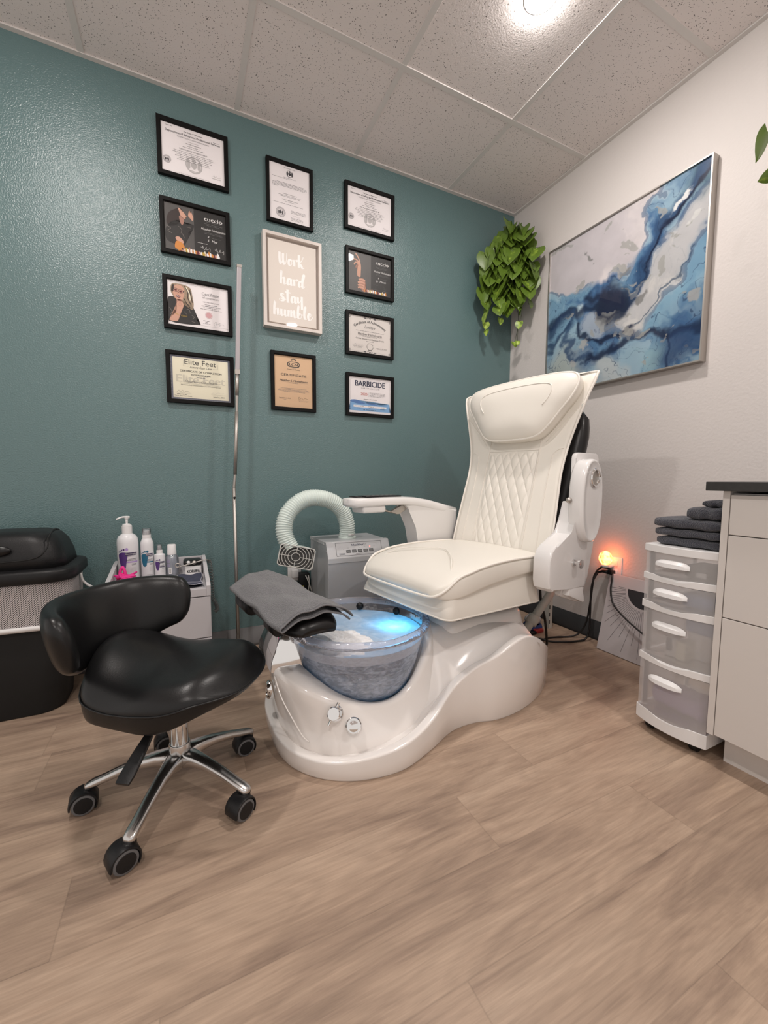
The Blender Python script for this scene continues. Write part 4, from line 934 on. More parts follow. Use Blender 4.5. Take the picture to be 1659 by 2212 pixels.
b.loft(rings, True, False, False); mk('frame', b, t)
me = bpy.data.meshes.new('canvas'); n = NP_+1; e = .005
co_ = np.zeros((n, n, 3)); co_[..., 0] = -.034; co_[..., 1] = (PY0-e)+(PY1-PY0+2*e)*X-(PY0+PY1)/2; co_[..., 2] = e+(PZ1-PZ0-2*e)*Y
idx = np.arange(n*n).reshape(n, n); q = np.stack([idx[:-1, :-1], idx[:-1, 1:], idx[1:, 1:], idx[1:, :-1]], -1).reshape(-1, 4)
me.from_pydata(co_.reshape(-1, 3).tolist(), [], q.tolist()); ca = me.color_attributes.new('ink', 'FLOAT_COLOR', 'POINT')
ca.data.foreach_set('color', np.concatenate([C_, np.ones((n, n, 1))], -1).reshape(-1)); me.materials.append(M['ink_art'])
o = bpy.data.objects.new('canvas', me); COL.objects.link(o); o.parent = t
b = MB('pane'); b.smooth = False; b.poly([(-.038, PY0-.006, PZ0+.006), (-.038, PY1+.006, PZ0+.006), (-.038, PY1+.006, PZ1-.006), (-.038, PY0-.006, PZ1-.006)]); mk('glass', b, t, fixn=False)

# ------------------------------------------------------------------ trailing plants
def leafs(name, label, loc, items, vines, hook, group='trailing potted plants'):
    t = thing(name, label, 'plant', loc, group)
    b = MB('leaf'); cols = []
    for (p_, s, yaw, pit, rol, tone) in items:
        R_ = Euler((pit, rol, yaw), 'XYZ').to_matrix()
        n_ = 7; prof = [0, .38, .50, .50, .42, .27, .10, 0]; xs = [0, .02, .16, .34, .54, .74, .90, 1.0]
        rows = []
        for i in range(8):
            back = (-.12 if i == 1 else 0)
            w_ = prof[i]; x = xs[i]; dr = -.16*x*x
            rows.append([(x+back*1.0, -w_, .10*w_+dr), (x+back*.4, -w_*.5, .02+dr), (x, 0, -.03+dr if 0 < i < 7 else dr), (x+back*.4, w_*.5, .02+dr), (x+back, w_, .10*w_+dr)])
        vs_ = [tuple(V(p_)+R_ @ (V(q_)*s)) for r_ in rows for q_ in r_]; fs_ = []
        for i in range(7):
            for j in range(4): a = i*5+j; fs_.append((a, a+1, a+6, a+5))
        b.add(vs_, fs_); var = random.random()
        for i in range(8):
            for j in range(5): cols.append((tone+(.22 if j == 2 else 0)+(-.03 if j in (0, 4) else 0), var, 0, 1))
    o = mk('foliage', b, t, fixn=False)
    ca = o.data.color_attributes.new('leaf', 'FLOAT_COLOR', 'POINT'); ca.data.foreach_set('color', [x for c in cols for x in c])
    b = MB('vine')
    for q in vines: b.tube(cr(q, 5), .0016, 5)
    mk('vines', b, t)
    b = MB('black_plastic'); b.tube(hook, .002, 6); mk('hook', b, t)
    return t
rd = random.Random(21)
VC = V((-.150, -.150, 0)); dv = V((.76, -.65, 0))  # dv: across the corner as seen from the room; outward direction is (-1,-1)
outw = V((-.7, -.72, 0)); items = []
def face_out(): return math.atan2(-.72, -.7)
# vines: start near the top hook, fall with small swings
vines = []
specs = [(-.155, 1.99), (-.105, 2.06), (-.13, 1.80), (-.03, 1.84), (.01, 1.97), (.04, 1.73), (.06, 1.74), (.10, 1.97), (.125, 2.10), (-.07, 2.08), (.0, 2.15), (-.06, 1.88)]
for k, (lat, zb) in enumerate(specs):
    top = VC+V((0, 0, 2.42+rd.uniform(-.05, .05))); q = [tuple(top)]
    nst = max(3, int((top.z-zb)/.09)); o_ = rd.uniform(.0, .05)
    for i in range(1, nst+1):
        f_ = i/nst; zz = top.z-(top.z-zb)*f_; sp_ = min(1, f_*3.2)
        P_ = VC+dv*(lat*sp_+.014*math.sin(i*1.7+k))+outw*(o_*sp_+.010*math.sin(i*2.3+k)); q.append((P_.x, P_.y, zz))
    vines.append(q)
    fine = cr(q, 4); L_ = len(fine); step = 2
    for i in range(1, L_, step):
        P_ = V(fine[i]); fz = P_.z
        if fz < 1.95 and rd.random() < .45: continue
        s = lerp(.048, .102, sstep(1.75, 2.15, fz))*rd.uniform(.8, 1.12)
        if fz < 1.9: s *= .85
        yaw = face_out()+rd.uniform(-1.1, 1.1); pit = rd.uniform(-.5, .5); rol = rd.uniform(.85, 1.5)
        tone = rd.uniform(-.12, .14)+(.28 if fz < 1.93 else 0)
        items.append((tuple(P_+outw*rd.uniform(0, .03)+V((0, 0, rd.uniform(-.015, .02)))), s, yaw, pit, rol, tone))
for i in range(62):   # bushy crown
    a = rd.uniform(-1, 1); zz = rd.uniform(2.12, 2.46); wmax = interp(zz, [(2.1, .15), (2.3, .165), (2.4, .12), (2.48, .04)])
    P_ = VC+dv*(a*wmax)+outw*rd.uniform(-.02, .075)+V((0, 0, zz))
    items.append((tuple(P_), rd.uniform(.080, .112), face_out()+rd.uniform(-1.1, 1.1), rd.uniform(-.45, .45), rd.uniform(.75, 1.45), rd.uniform(-.16, .10)))
def inroom(it):
    p_, s = V(it[0]), it[1]; return p_.x < -.012-.0 and p_.y < -.012
clean = []
for it in items:
    p_ = V(it[0]); R_ = Euler((it[3], it[4], it[2]), 'XYZ').to_matrix(); tip = p_+R_ @ V((it[1], 0, -.28*it[1]))
    l_ = p_+R_ @ V((.25*it[1], .5*it[1], 0)); r_ = p_+R_ @ V((.25*it[1], -.5*it[1], 0))
    if max(p_.x, tip.x, l_.x, r_.x) < -.012 and max(p_.y, tip.y, l_.y, r_.y) < -.012 and max(tip.z, p_.z, l_.z, r_.z) < H-.03: clean.append(it)
leafs('trailing_plant', 'green trailing pothos plant hanging in the corner of the teal and white walls', (VC.x, VC.y, 1.72), clean, vines, cr([(VC.x, VC.y, 2.40), (VC.x+.01, VC.y, 2.46), (-.05, -.05, 2.50), (-.001, -.03, 2.50)], 4))
P2 = V((-.34, -1.535, 0))
it2 = [((-.352, -1.506, 1.985), .085, 1.9, .2, 1.15, -.28), ((-.34, -1.528, 1.853), .042, 1.9, .9, .15, .0), ((-.34, -1.57, 2.05), .08, .3, .1, .8, -.1), ((-.36, -1.60, 1.93), .07, -1.2, .3, .9, -.1), ((-.30, -1.58, 2.16), .08, 1.0, .2, .7, -.1), ((-.36, -1.56, 2.25), .08, 2.6, .1, .6, 0), ((-.33, -1.60, 2.35), .08, -2.0, .1, .6, 0)]
leafs('trailing_plant', 'trailing pothos tips reaching in at the right edge of the picture', (P2.x, P2.y, 1.83), it2, [[(-.34, -1.56, 2.42), (-.34, -1.55, 2.2), (-.35, -1.53, 2.02), (-.345, -1.53, 1.92), (-.34, -1.52, 1.85)]], [(-.34, -1.56, 2.40), (-.34, -1.56, H-.001)])

# ------------------------------------------------------------------ pedicure spa chair
YC = -.84
chair = thing('pedicure_chair', 'white pedicure spa chair with quilted cream seat, glass foot bowl and raised near armrest', 'pedicure chair', (-1.15, YC, 0))
half = [(-1.803, .0), (-1.797, .11), (-1.768, .20), (-1.70, .282), (-1.60, .335), (-1.47, .350), (-1.34, .308), (-1.22, .255), (-1.12, .248), (-1.03, .268), (-.92, .262), (-.80, .228), (-.69, .172), (-.60, .095), (-.575, .0)]
out = [(x, YC-h) for x, h in half]+[(x, YC+h) for x, h in half[-2:0:-1]]
out = cr(out, 8, True); n = len(out)
nor = []
for i in range(n):
    a, c = out[i-1], out[(i+1) % n]; dx, dy = c[0]-a[0], c[1]-a[1]; l = math.hypot(dx, dy); nor.append((-dy/l, dx/l))   # inward for ccw
LIP = [(-1.81, .064), (-1.70, .060), (-1.55, .076), (-1.45, .088), (-1.35, .106), (-1.24, .155), (-1.15, .200), (-1.04, .250), (-.95, .287), (-.88, .292), (-.80, .262), (-.70, .200), (-.61, .145), (-.57, .135)]
LIPs = cr(LIP, 6)
def lip(x): return interp(x, LIPs)
b = MB('gloss_white'); rings = []
def ringat(d, zf):
    r = []
    for i in range(n):
        x, y = out[i]; r.append((x+nor[i][0]*d, y+nor[i][1]*d, zf(lip(x))))
    return r
for d, zf in ((.004, lambda z: 0.0), (.0, lambda z: .006), (-.003, lambda z: z*.5), (-.004, lambda z: z-.008), (-.0032, lambda z: z-.003), (-.001, lambda z: z-.0005), (.003, lambda z: z+.0005), (.022, lambda z: z+.0005), (.026, lambda z: z-.002), (.032, lambda z: z-.010), (.042, lambda z: z-.022), (.056, lambda z: z-.028), (.078, lambda z: z-.030)):
    rings.append(ringat(d, zf))
last = rings[-1]
for f_, dz in ((.35, -.002), (.7, .0), (.98, .0)):
    rings.append([(lerp(p[0], max(-1.72, min(-.66, p[0])), f_), lerp(p[1], YC, f_), p[2]+dz) for p in last])
b.loft(rings, True, False, False); mk('base_shell', b, chair)
# housing round the bowl
BX, BY, RZ = -1.475, -.845, .365
BP = [(.118, .150), (.15, .192), (.20, .212), (.25, .226), (.30, .238), (.36, .252)]
def bowlr(z): return interp(z, BP)
TOPZ = [(-180, .258), (-165, .256), (-150, .236), (-135, .205), (-120, .178), (-105, .160), (-90, .152), (-75, .156), (-60, .178), (-45, .225), (-30, .285), (-15, .328), (0, .338)]
TB = [(-180, .322), (-165, .320), (-150, .305), (-135, .275), (-120, .248), (-105, .232), (-90, .226), (-75, .226), (-60, .234), (-45, .252), (-30, .275), (0, .30)]
TBs = cr(TB, 6); TZs = cr(TOPZ, 6)
b = MB('gloss_white'); R0 = []; K = 96
lev = [[] for _ in range(8)]
for i in range(K):
    a = -180+360*i/K; am = -abs(a); t = math.radians(a); c, s_ = math.cos(t), math.sin(t)
    zt = interp(am, TZs); rb = interp(am, TBs); rc = bowlr(zt)+.006
    # bottom ring: stay inside the lip
    rbo = interp(am, [(-180, .300), (-150, .300), (-120, .285), (-90, .280), (-60, .30), (-30, .33), (0, .36)])
    P = lambda r, z: (BX+r*c, BY+r*s_, z)
    lev[0].append(P(rbo, .03)); lev[1].append(P(lerp(rbo, rb, .45), lerp(.05, zt, .30))); lev[2].append(P(lerp(rbo, rb, .85), lerp(.05, zt, .72)))
    lev[3].append(P(rb+.001, zt-.014)); lev[4].append(P(rb-.004, zt-.004)); lev[5].append(P(rb-.012, zt)); lev[6].append(P(rc, zt-.001)); lev[7].append(P(rc-.004, zt-.02))
b.loft(lev, True, False, False); mk('bowl_housing', b, chair)
b = MB('gloss_white')
tb = cr([(-1.797, -.905, .243), (-1.785, -.955, .19), (-1.76, -.995, .135), (-1.735, -1.015, .085), (-1.715, -1.02, .062)], 5); b.tube(tb, .0022, 6); mk('access_panel_edge', b, chair)
# pedestal
b = MB('gloss_white'); rings = []
for z, x0, x1, hy, r in ((.03, -1.27, -.66, .165, .10), (.12, -1.25, -.70, .160, .09), (.22, -1.22, -.725, .150, .08), (.30, -1.19, -.745, .138, .07), (.335, -1.17, -.755, .128, .06), (.345, -1.15, -.770, .115, .05)):
    rings.append([(x, y, z) for x, y in rrect(x0, YC+.01-hy, x1, YC+.01+hy, r, 6)])
b.loft(rings); mk('pedestal', b, chair)
# saddle that joins bowl housing, shoulder and pedestal
b = MB('gloss_white')
def saddle(u_, v_):
    x = lerp(-1.34, -.78, u_); y = YC+lerp(-.235, .235, v_); e = abs(v_-.5)*2
    zc = interp(x, [(-1.34, .27), (-1.2, .325), (-1.0, .33), (-.78, .30)]); ze = lip(x)-.018
    return (x, y, lerp(zc, ze, sstep(.35, 1.0, e)))
b.grid(28, 24, saddle); mk('saddle_deck', b, chair, fixn=False)
# bowl
b = MB('bowl'); prof = [(.02, .113), (.10, .113), (.150, .118)]+[(r, z) for z, r in cr([(z, r) for z, r in BP], 3)][1:]
b.lathe(prof, (BX, BY, 0), 64); bw = mk('foot_bowl', b, chair)
b = MB('rim'); b.lathe([(.251+.015*math.cos(t), RZ+.014*math.sin(t)) for t in [2*PI*k/12 for k in range(13)]], (BX, BY, 0), 72); mk('rim', b, bw, weld=True)
for a, z in ((.42, .335), (1.15, .338), (2.5, .338)):
    b = MB('black_satin'); cx, cy = BX+.232*math.cos(a), BY+.232*math.sin(a); nrm = V((-math.cos(a), -math.sin(a), .15)).normalized()
    q = V((cx, cy, z+.006)); b.tube([q, q+nrm*.006, q+nrm*.012, q+nrm*.013], [.016, .016, .012, .003], 16); mk('jet', b, bw)
# controls
def knob(name, c, nrm, r, bar=False):
    b = MB('chrome'); c = V(c); nn = V(nrm).normalized()
    b.tube([c-nn*.01, c+nn*.004, c+nn*.008], [r, r, r*.86], 28); b.tube([c+nn*.006, c+nn*.012, c+nn*.026, c+nn*.029], [r*.60, r*.60, r*.62 if not bar else r*.8, r*.3 if not bar else r*.7], 28)
    if bar:
        u_ = V((.35, -.1, .95)).normalized(); u_ = (u_-nn*u_.dot(nn)).normalized(); m_ = c+nn*.022; b.tube([m_-u_*r*1.35, m_+u_*r*1.35], .0045, 10)
    mk(name, b, chair, auto=.6)
knob('water_control_knob', (-1.640, -1.053, .155), (-.45, -.75, .42), .026, True)
knob('drain_knob', (-1.590, -1.083, .118), (-.30, -.80, .42), .025)
b = MB('chrome'); c = V((-1.802, -.835, .165)); ri = []
for k, (s_, dx) in enumerate(((1, .006), (1, -.003), (.85, -.009), (.62, -.009), (.55, .0), (.42, -.006), (.1, -.010))):
    ri.append([(c.x+dx, c.y+.024*s_*math.cos(2*PI*j/28), c.z+.032*s_*math.sin(2*PI*j/28)) for j in range(28)])
b.loft(ri, True, False, True); mk('overflow_jet', b, chair, auto=.7)
# chrome foot rest stand
b = MB('chrome'); ri = []
for z, x0, x1, y0, y1 in ((.245, -1.805, -1.635, -.885, -.640), (.275, -1.802, -1.640, -.882, -.645), (.31, -1.790, -1.648, -.876, -.655), (.35, -1.770, -1.660, -.866, -.665), (.385, -1.742, -1.672, -.850, -.680)):
    ri.append([(x, y, z) for x, y in rrect(x0, y0, x1, y1, .006, 2)])
b.loft(ri); mk('footrest_stand', b, chair, auto=.5)
PA, PB = V((-1.686, -1.045, .432)), V((-1.772, -.500, .440)); ax = (PB-PA).normalized(); dd = V((0, 0, 1)).cross(ax)*-1; dd.normalize()
b = MB('black_satin'); ri = []
for i in range(17):
    f_ = i/16; e = 1-abs(2*f_-1)**5; w_ = .102*(.55+.45*e); h_ = .034*(.45+.55*e); P = PA.lerp(PB, f_)
    ri.append([tuple(P+dd*(w_*math.copysign(abs(math.cos(t))**.7, math.cos(t)))+V((0, 0, h_*math.copysign(abs(math.sin(t))**.8, math.sin(t))-(.012*math.cos(t)**2)))) for t in [2*PI*k/28 for k in range(28)]])
b.loft(ri); mk('footrest_pad', b, chair)
b = MB('black_plastic'); m_ = PA.lerp(PB, .52); b.tube([(-1.715, -.77, .37), m_-V((0, 0, .02))], [.036, .045], 16)
q = PA.lerp(PB, .30)+dd*-.075-V((0, 0, .03)); b.tube([q-ax*.03, q-ax*.028, q+ax*.05, q+ax*.052], [.018, .026, .026, .018], 16); q2 = PA.lerp(PB, .75)+dd*-.088-V((0, 0, .02)); b.tube([q2-ax*.05, q2-ax*.047, q2+ax*.07, q2+ax*.073], [.020, .030, .030, .020], 18)
mk('footrest_bracket', b, chair)

# ---- upper part, turned a little towards the room.  local frame: X forward, Y towards the near side
TH = math.radians(190); MS = Matrix.Translation(V((-.97, -.80, 0))) @ Matrix.Rotation(TH, 4, 'Z')
b = MB('black_plastic', MS); b.box((-.20, -.16, .345), (.20, .16, .425), .02); b.box((-.10, -.20, .40), (.22, .20, .47), .02); mk('seat_mechanism', b, chair)
HW = [(-.20, .262), (.10, .268), (.24, .268), (.30, .258), (.34, .238), (.365, .205)]
ZT = [(-.20, .582), (.0, .588), (.15, .583), (.25, .567), (.32, .543), (.365, .510)]
ZB = [(-.20, .515), (.0, .505), (.15, .492), (.25, .476), (.32, .468), (.365, .486)]
HWs, ZTs, ZBs = cr(HW, 4), cr(ZT, 4), cr(ZB, 4)
b = MB('vinyl', MS); ri = []
for i in range(33):
    X_ = lerp(-.20, .365, i/32); hw, zt, zb = interp(X_, HWs), interp(X_, ZTs), interp(X_, ZBs); mid, hh = (zt+zb)/2, (zt-zb)/2
    q = []
    for k in range(36):
        t = 2*PI*k/36; c, s_ = math.cos(t), math.sin(t); yy = hw*math.copysign(abs(c)**.22, c); zz = mid+hh*math.copysign(abs(s_)**.32, s_)
        zz += (.010*(1-(yy/hw)**2) if s_ > 0 else 0); q.append((X_, yy, zz))
    ri.append(q)
b.loft(ri); seat = mk('seat_cushion', b, chair)
def topz(X_): return interp(X_, ZTs)
path = [(X_, interp(X_, HWs)-.003, topz(X_)-.003) for X_ in (-.20, -.10, 0, .10, .18, .24, .29)]+[(.33, .246, .520), (.356, .228, .498), (.372, .196, .487), (.378, .10, .485), (.379, 0, .485)]
path = path+[(x, -y, z) for x, y, z in path[-2::-1]]
b = MB('piping', MS); b.tube(cr(path, 5), .0052, 8)
sm = cr([(.29, .215, .5505), (.22, .15, .592), (.14, .05, .6005), (.12, 0, .6015), (.14, -.05, .6005), (.22, -.15, .592), (.29, -.215, .5505)], 6); b.tube(sm, .0022, 6); mk('piping', b, seat)
b = MB('vinyl', MS); ri = []
for z, g, f_ in ((.515, -.012, 0), (.47, -.004, .0), (.44, .0, 0), (.40, .010, .006), (.396, .009, .005), (.44, -.006, -.006)):
    pts = rrect(-.19, -.255-g, .335+g+f_, .255+g, .035, 5); ri.append([(x, y, z+.018*max(0, x)/.33) for x, y in pts])
b.loft(ri, True, False, False); mk('seat_skirt', b, chair)
b = MB('piping', MS); b.tube([(x, y, .3955+.018*max(0, x)/.33) for x, y in rrect(-.19, -.264, .35, .264, .035, 5)], .0035, 6, loop=True); mk('skirt_piping', b, chair)
# backrest: lean 15 deg
LN = math.radians(15); upv = V((-math.sin(LN), 0, math.cos(LN))); nrm = V((math.cos(LN), 0, math.sin(LN))); B0 = V((-.20, 0, .52))
def bk(y, z, nn):  # point whose un-offset height is z
    s_ = (z-.52)/math.cos(LN); return tuple(B0+upv*s_+nrm*nn+V((0, y, 0)))
BW = cr([(.50, .262), (.56, .270), (.69, .268), (.80, .262), (.92, .256), (1.02, .266), (1.10, .286), (1.18, .310), (1.25, .331), (1.31, .350), (1.36, .352)], 5)
def zmap(z, y):   # crown of the top edge
    return z-(.022*(abs(y)/.36)**2)*sstep(1.05, 1.36, z)
def front(y, z):
    hw = interp(z, BW); r_ = abs(y)/hw
    return .012*(1-r_**2)+.030*sstep(.95, 1.3, z)*r_**2.2-.004
b = MB('vinyl', MS); ri = []
NZ = 34
for i in range(NZ+1):
    z = lerp(.50, 1.345, i/NZ); hw = interp(z, BW); q = []; endr = 1-.015*sstep(.97, 1, i/NZ); tk = .050*(1 if i < NZ else .3)
    for k in range(25):
        y = lerp(-hw, hw, k/24)*endr; q.append(bk(y, zmap(z, y), front(y, z)+(0 if i < NZ else -.012)))
    for k in range(25):
        y = lerp(hw, -hw, k/24)*endr; e = 1-(abs(y)/hw)**6; q.append(bk(y, zmap(z, y), front(y, z)-.006-tk*e))
    ri.append(q)
b.loft(ri); back = mk('backrest', b, chair)
b = MB('piping', MS)
pe = [bk(interp(z, BW), zmap(z, interp(z, BW)), front(interp(z, BW), z)) for z in [lerp(.53, 1.330, i/24) for i in range(25)]]
top_ = [bk(y, zmap(1.343, y), front(y, 1.34)-.010) for y in [lerp(.344, -.344, i/14) for i in range(15)]]
b.tube(cr(pe+top_+[(x, -y, z) for x, y, z in pe[::-1]], 2), .0048, 8); mk('piping', b, back)
b = MB('piping', MS)
for sg in (1, -1):
    b.tube(cr([bk(sg*.140, z, front(.140, z)+.0015) for z in (.54, .70, .85, 1.0, 1.08)], 5), .0017, 6)
    b.tube(cr([bk(sg*y, z, front(y, z)+.001) for y, z in ((.250, 1.02), (.222, 1.012), (.204, .98), (.200, .85), (.205, .70), (.212, .54))], 5), .0016, 6)
    b.tube(cr([bk(sg*y, z, front(y, z)+.001) for y, z in ((.315, 1.20), (.24, 1.13), (.165, 1.05))], 5), .0016, 6)
b.tube([bk(y, 1.018, front(y, 1.018)+.001) for y in [lerp(-.14, .14, i/8) for i in range(9)]], .0016, 6)
mk('seam', b, back)
b = MB('vinyl', MS)
def quilt(u_, v_):
    hwq = lerp(.128, .134, v_); y = (u_-.5)*2*hwq; z = lerp(.545, 1.012, v_); p_ = y/.0235+z/.0485; q_ = y/.0235-z/.0485
    h = (abs(math.sin(PI*p_/2))*abs(math.sin(PI*q_/2)))**.38; e = min(1, min(u_, 1-u_)*14, min(v_, 1-v_)*30)
    return bk(y, z, front(y, z)+.001+.0065*h*e)
b.grid(150, 270, quilt); mk('quilted_panel', b, back, fixn=False)
# head pillow
PO = [(0, 1.052), (.09, 1.054), (.145, 1.068), (.19, 1.11), (.232, 1.165), (.272, 1.215), (.290, 1.262), (.275, 1.302), (.21, 1.322), (.10, 1.331), (0, 1.333)]
po = cr(PO+[(-y, z) for y, z in PO[-2:0:-1]], 5, True)
b = MB('vinyl', MS); ri = []
for sc, nn in [(.97, .0), (1.0, .025), (1.0, .055)]+[(s_, .055+.046*(1-s_**3.2)**.62) for s_ in (.985, .96, .92, .87, .8, .7, .6, .48, .36, .24, .12, .03)]:
    ri.append([bk(.014+y*sc, 1.19+(z-1.19)*sc-.018*(abs(y)/.28)**2*0, nn+.012*(abs(y*sc)/.28)**2) for y, z in po])
b.loft(ri); pil = mk('head_pillow', b, back)
b = MB('piping', MS); b.tube([bk(.014+y*1.0, 1.19+(z-1.19)*1.0, .058+.012*(abs(y)/.28)**2) for y, z in po], .005, 8, loop=True)
q = [(y, z) for y, z in po if z > 1.175]
b.tube([bk(.014+y*.66, 1.19+(z-1.19)*.66, .055+.046*(1-.66**3.2)**.62+.012*(abs(y*.66)/.28)**2+.0006) for y, z in q], .0019, 6); mk('piping', b, pil)
b = MB('black_satin', MS); ri = []
for i in range(21):
    z = lerp(.50, 1.255, i/20); hw = interp(z, [(.5, .235), (.65, .252), (.9, .272), (1.1, .282), (1.19, .272), (1.235, .22), (1.255, .12)]); q = []
    dep = interp(z, [(.5, .055), (.62, .075), (.9, .080), (1.15, .070), (1.255, .03)])
    for k in range(28):
        t = 2*PI*k/28; q.append(bk(hw*math.copysign(abs(math.cos(t))**.5, math.cos(t)), z, -.075-dep/2+dep*.72*math.copysign(abs(math.sin(t))**.7, math.sin(t))))
    ri.append(q)
b.loft(ri); mk('back_shell', b, chair)
# far armrest (lowered)
b = MB('arm_white', MS); ri = []
AT = [(.385, .772, .801, .015), (.378, .766, .803, .040), (.355, .760, .804, .056), (.30, .762, .804, .062), (.20, .764, .805, .062), (.10, .764, .805, .060), (.02, .756, .800, .056), (-.07, .738, .786, .052), (-.16, .715, .765, .048), (-.26, .69, .742, .045)]
for X_, z0, z1, hw in AT:
    q = []
    for k in range(24):
        t = 2*PI*k/24; c, s_ = math.cos(t), math.sin(t); q.append((X_, -.335+hw*math.copysign(abs(c)**.5, c), (z0+z1)/2+(z1-z0)/2*math.copysign(abs(s_)**.5, s_)))
    ri.append(q)
b.loft(ri)
b.box((.20, -.385, .735), (.325, -.285, .768), .010)
arm = mk('armrest', b, chair)
b = MB('arm_white', MS); b.prism([(.09, .768), (.055, .735), (.036, .70), (.02, .65), (.006, .58), (.0, .50)]+[(-.26, .50), (-.26, .73), (-.05, .765)], -.372, -.288, axis=1, bev=.008); mk('armrest_support', b, chair, auto=.6)
b = MB('black_satin', MS); b.box((.10, -.375, .803), (.30, -.300, .811), .003); b.box((.17, -.382, .804), (.34, -.33, .809), .002)
b.use('ink_dim')
for k in range(7): b.box((.115+k*.025, -.365, .8108), (.130+k*.025, -.35, .8118)); b.box((.115+k*.025, -.335, .8108), (.130+k*.025, -.32, .8118))
mk('remote_panel', b, arm)
b = MB('steel', MS); b.prism([(.16, .735), (.10, .762), (.05, .762), (.07, .742), (.11, .722), (.125, .722)], -.322, -.302, axis=1, bev=.002); b.tube([(.20, -.31, .758), (.19, -.31, .742), (.14, -.31, .730)], .005, 8); mk('release_lever', b, arm)
# near armrest (folded up)
b = MB('arm_white', MS)
bo = [(-.095, .50), (-.096, .58), (-.112, .615), (-.140, .637), (-.20, .648), (-.245, .672), (-.272, .72), (-.285, .80), (-.34, .80), (-.37, .60), (-.36, .44), (-.25, .452), (-.125, .456), (-.102, .472)]
b.prism(bo[::-1], .278, .352, axis=1, bev=.009, seg=3); s1 = mk('armrest_support', b, chair, auto=.5)
b = MB('arm_white', MS)
b.prism([(-0.304, .975), (-0.310, .992), (-0.325, .998), (-0.462, 1.000), (-0.478, .994), (-0.488, .975), (-0.490, .90), (-0.482, .72), (-0.467, .60), (-0.437, .47), (-0.394, .385), (-0.377, .370), (-0.360, .370), (-0.227, .418), (-0.218, .428), (-0.247, .47), (-0.304, .60)], .300, .322, axis=1, bev=.005)
b.prism([(-0.238, .425), (-0.247, .457), (-0.342, .457), (-0.367, .38), (-0.352, .378)], .322, .350, axis=1, bev=.004); mk('armrest_plate', b, chair, auto=.5)
b = MB('arm_white', MS); ov = []
for k in range(48):
    t = 2*PI*k/48; c, s_ = math.cos(t), math.sin(t); ov.append((-.250+.090*math.copysign(abs(c)**.9, c), .803+.168*math.copysign(abs(s_)**.78, s_)))
def ovr(s_, y, ds=0): return [(-.333+(x+.250)*s_*.86, y-.030, .803+(z-.803)*(s_ if not ds else ds)) for x, z in ov]
b.loft([ovr(.90, .350, .95), ovr(.98, .358, .99), ovr(1.0, .372), ovr(1.0, .398), ovr(.975, .410, .985), ovr(.90, .414, .95), ovr(.84, .413, .925), ovr(.80, .409, .905), ovr(.5, .409, .55), ovr(.1, .409, .1)]); pad = mk('armrest', b, chair)
b = MB('chrome', MS); C_c = V((-.343, .381, .895)); ri = []
for r_, y in ((.036, -.002), (.037, .004), (.034, .008), (.029, .007), (.027, .002), (.027, -.004)): ri.append([(C_c.x+r_*math.cos(2*PI*k/32), C_c.y+y, C_c.z+r_*1.05*math.sin(2*PI*k/32)) for k in range(32)])
b.loft(ri, True, False, False)
b.use('steel'); b.loft([[(C_c.x+r_*math.cos(2*PI*k/32), C_c.y+y, C_c.z+r_*1.05*math.sin(2*PI*k/32)) for k in range(32)] for r_, y in ((.027, -.001), (.022, -.0005), (.002, -.0004))], True, False, True); mk('cup_ring', b, pad, auto=.7)
b = MB('chrome', MS); b.tube([(-.262, .352, .557), (-.262, .358, .557), (-.262, .360, .557), (-.262, .375, .557), (-.262, .377, .557), (-.262, .386, .557), (-.262, .388, .557)], [.015, .014, .007, .007, .018, .019, .015], 20); mk('locking_knob', b, s1, auto=.7)
b = MB('steel', MS); b.box((-.345, .322, .800), (-.262, .334, .812), .003); b.ball((-.252, .328, .806), .012, 14, 10); mk('pivot_peg', b, s1)
b = MB('strut'); b.tube([(-.60, -.77, .11), (-.37, -.77, .345)], .020, 12); b.tube([(-.53, -.77, .18), (-.50, -.77, .212)], .029, 12); mk('rear_strut', b, chair)

# cloudy foot bath
b = MB('water_side'); prof = [(.02, .120), (.10, .121), (.147, .126)]+[(r-.005, z) for z, r in BP[1:5]]
prof = [(r, z) for r, z in prof if z <= .292]+[(bowlr(.292)-.006, .292)]
b.lathe(prof, (BX, BY, 0), 56); b.use('foam')
b.lathe([(bowlr(z)-.0055, z) for z in (.292, .31, .325)], (BX, BY, 0), 56)
b.use('water_top')
def wt(u_, v_):
    r_ = v_*(bowlr(.325)-.006); t = 2*PI*u_; x = BX+r_*math.cos(t); y = BY+r_*math.sin(t)
    f_ = math.exp(-(((x+1.58)/.13)**2+((y+.93)/.12)**2)); edge = 1-v_**6
    return (x, y, .325+edge*(.020*f_+.004*math.sin(x*55+y*20)*math.sin(y*47)*.6*f_+.0015*math.sin(x*40)*math.sin(y*37)))
b.grid(64, 30, wt)
for k, f_ in enumerate(b.f):
    if b.fm[k] == b.mats.index('water_top'):
        c = sum((V(b.v[i]) for i in f_), V())/len(f_)
        if math.exp(-(((c.x+1.60)/.13)**2+((c.y+.94)/.12)**2)) > .42+.08*math.sin(c.x*60)*math.sin(c.y*50): b.fm[k] = b.mats.index('foam')
wo = mk('bath_water', b, loc=(BX, BY, .12), fixn=False, weld=True); props(wo, 'cloudy foamy bath water glowing blue inside the clear foot bowl', 'water')
ld = bpy.data.lights.new('bowl_lamp', 'POINT'); ld.energy = .7; ld.color = (.06, .52, 1.0); ld.shadow_soft_size = .02
lo = bpy.data.objects.new('bowl_lamp', ld); COL.objects.link(lo); lo.location = (BX+.135, BY-.02, .295)
props(lo, 'blue lamp under the water of the foot bowl', 'light')

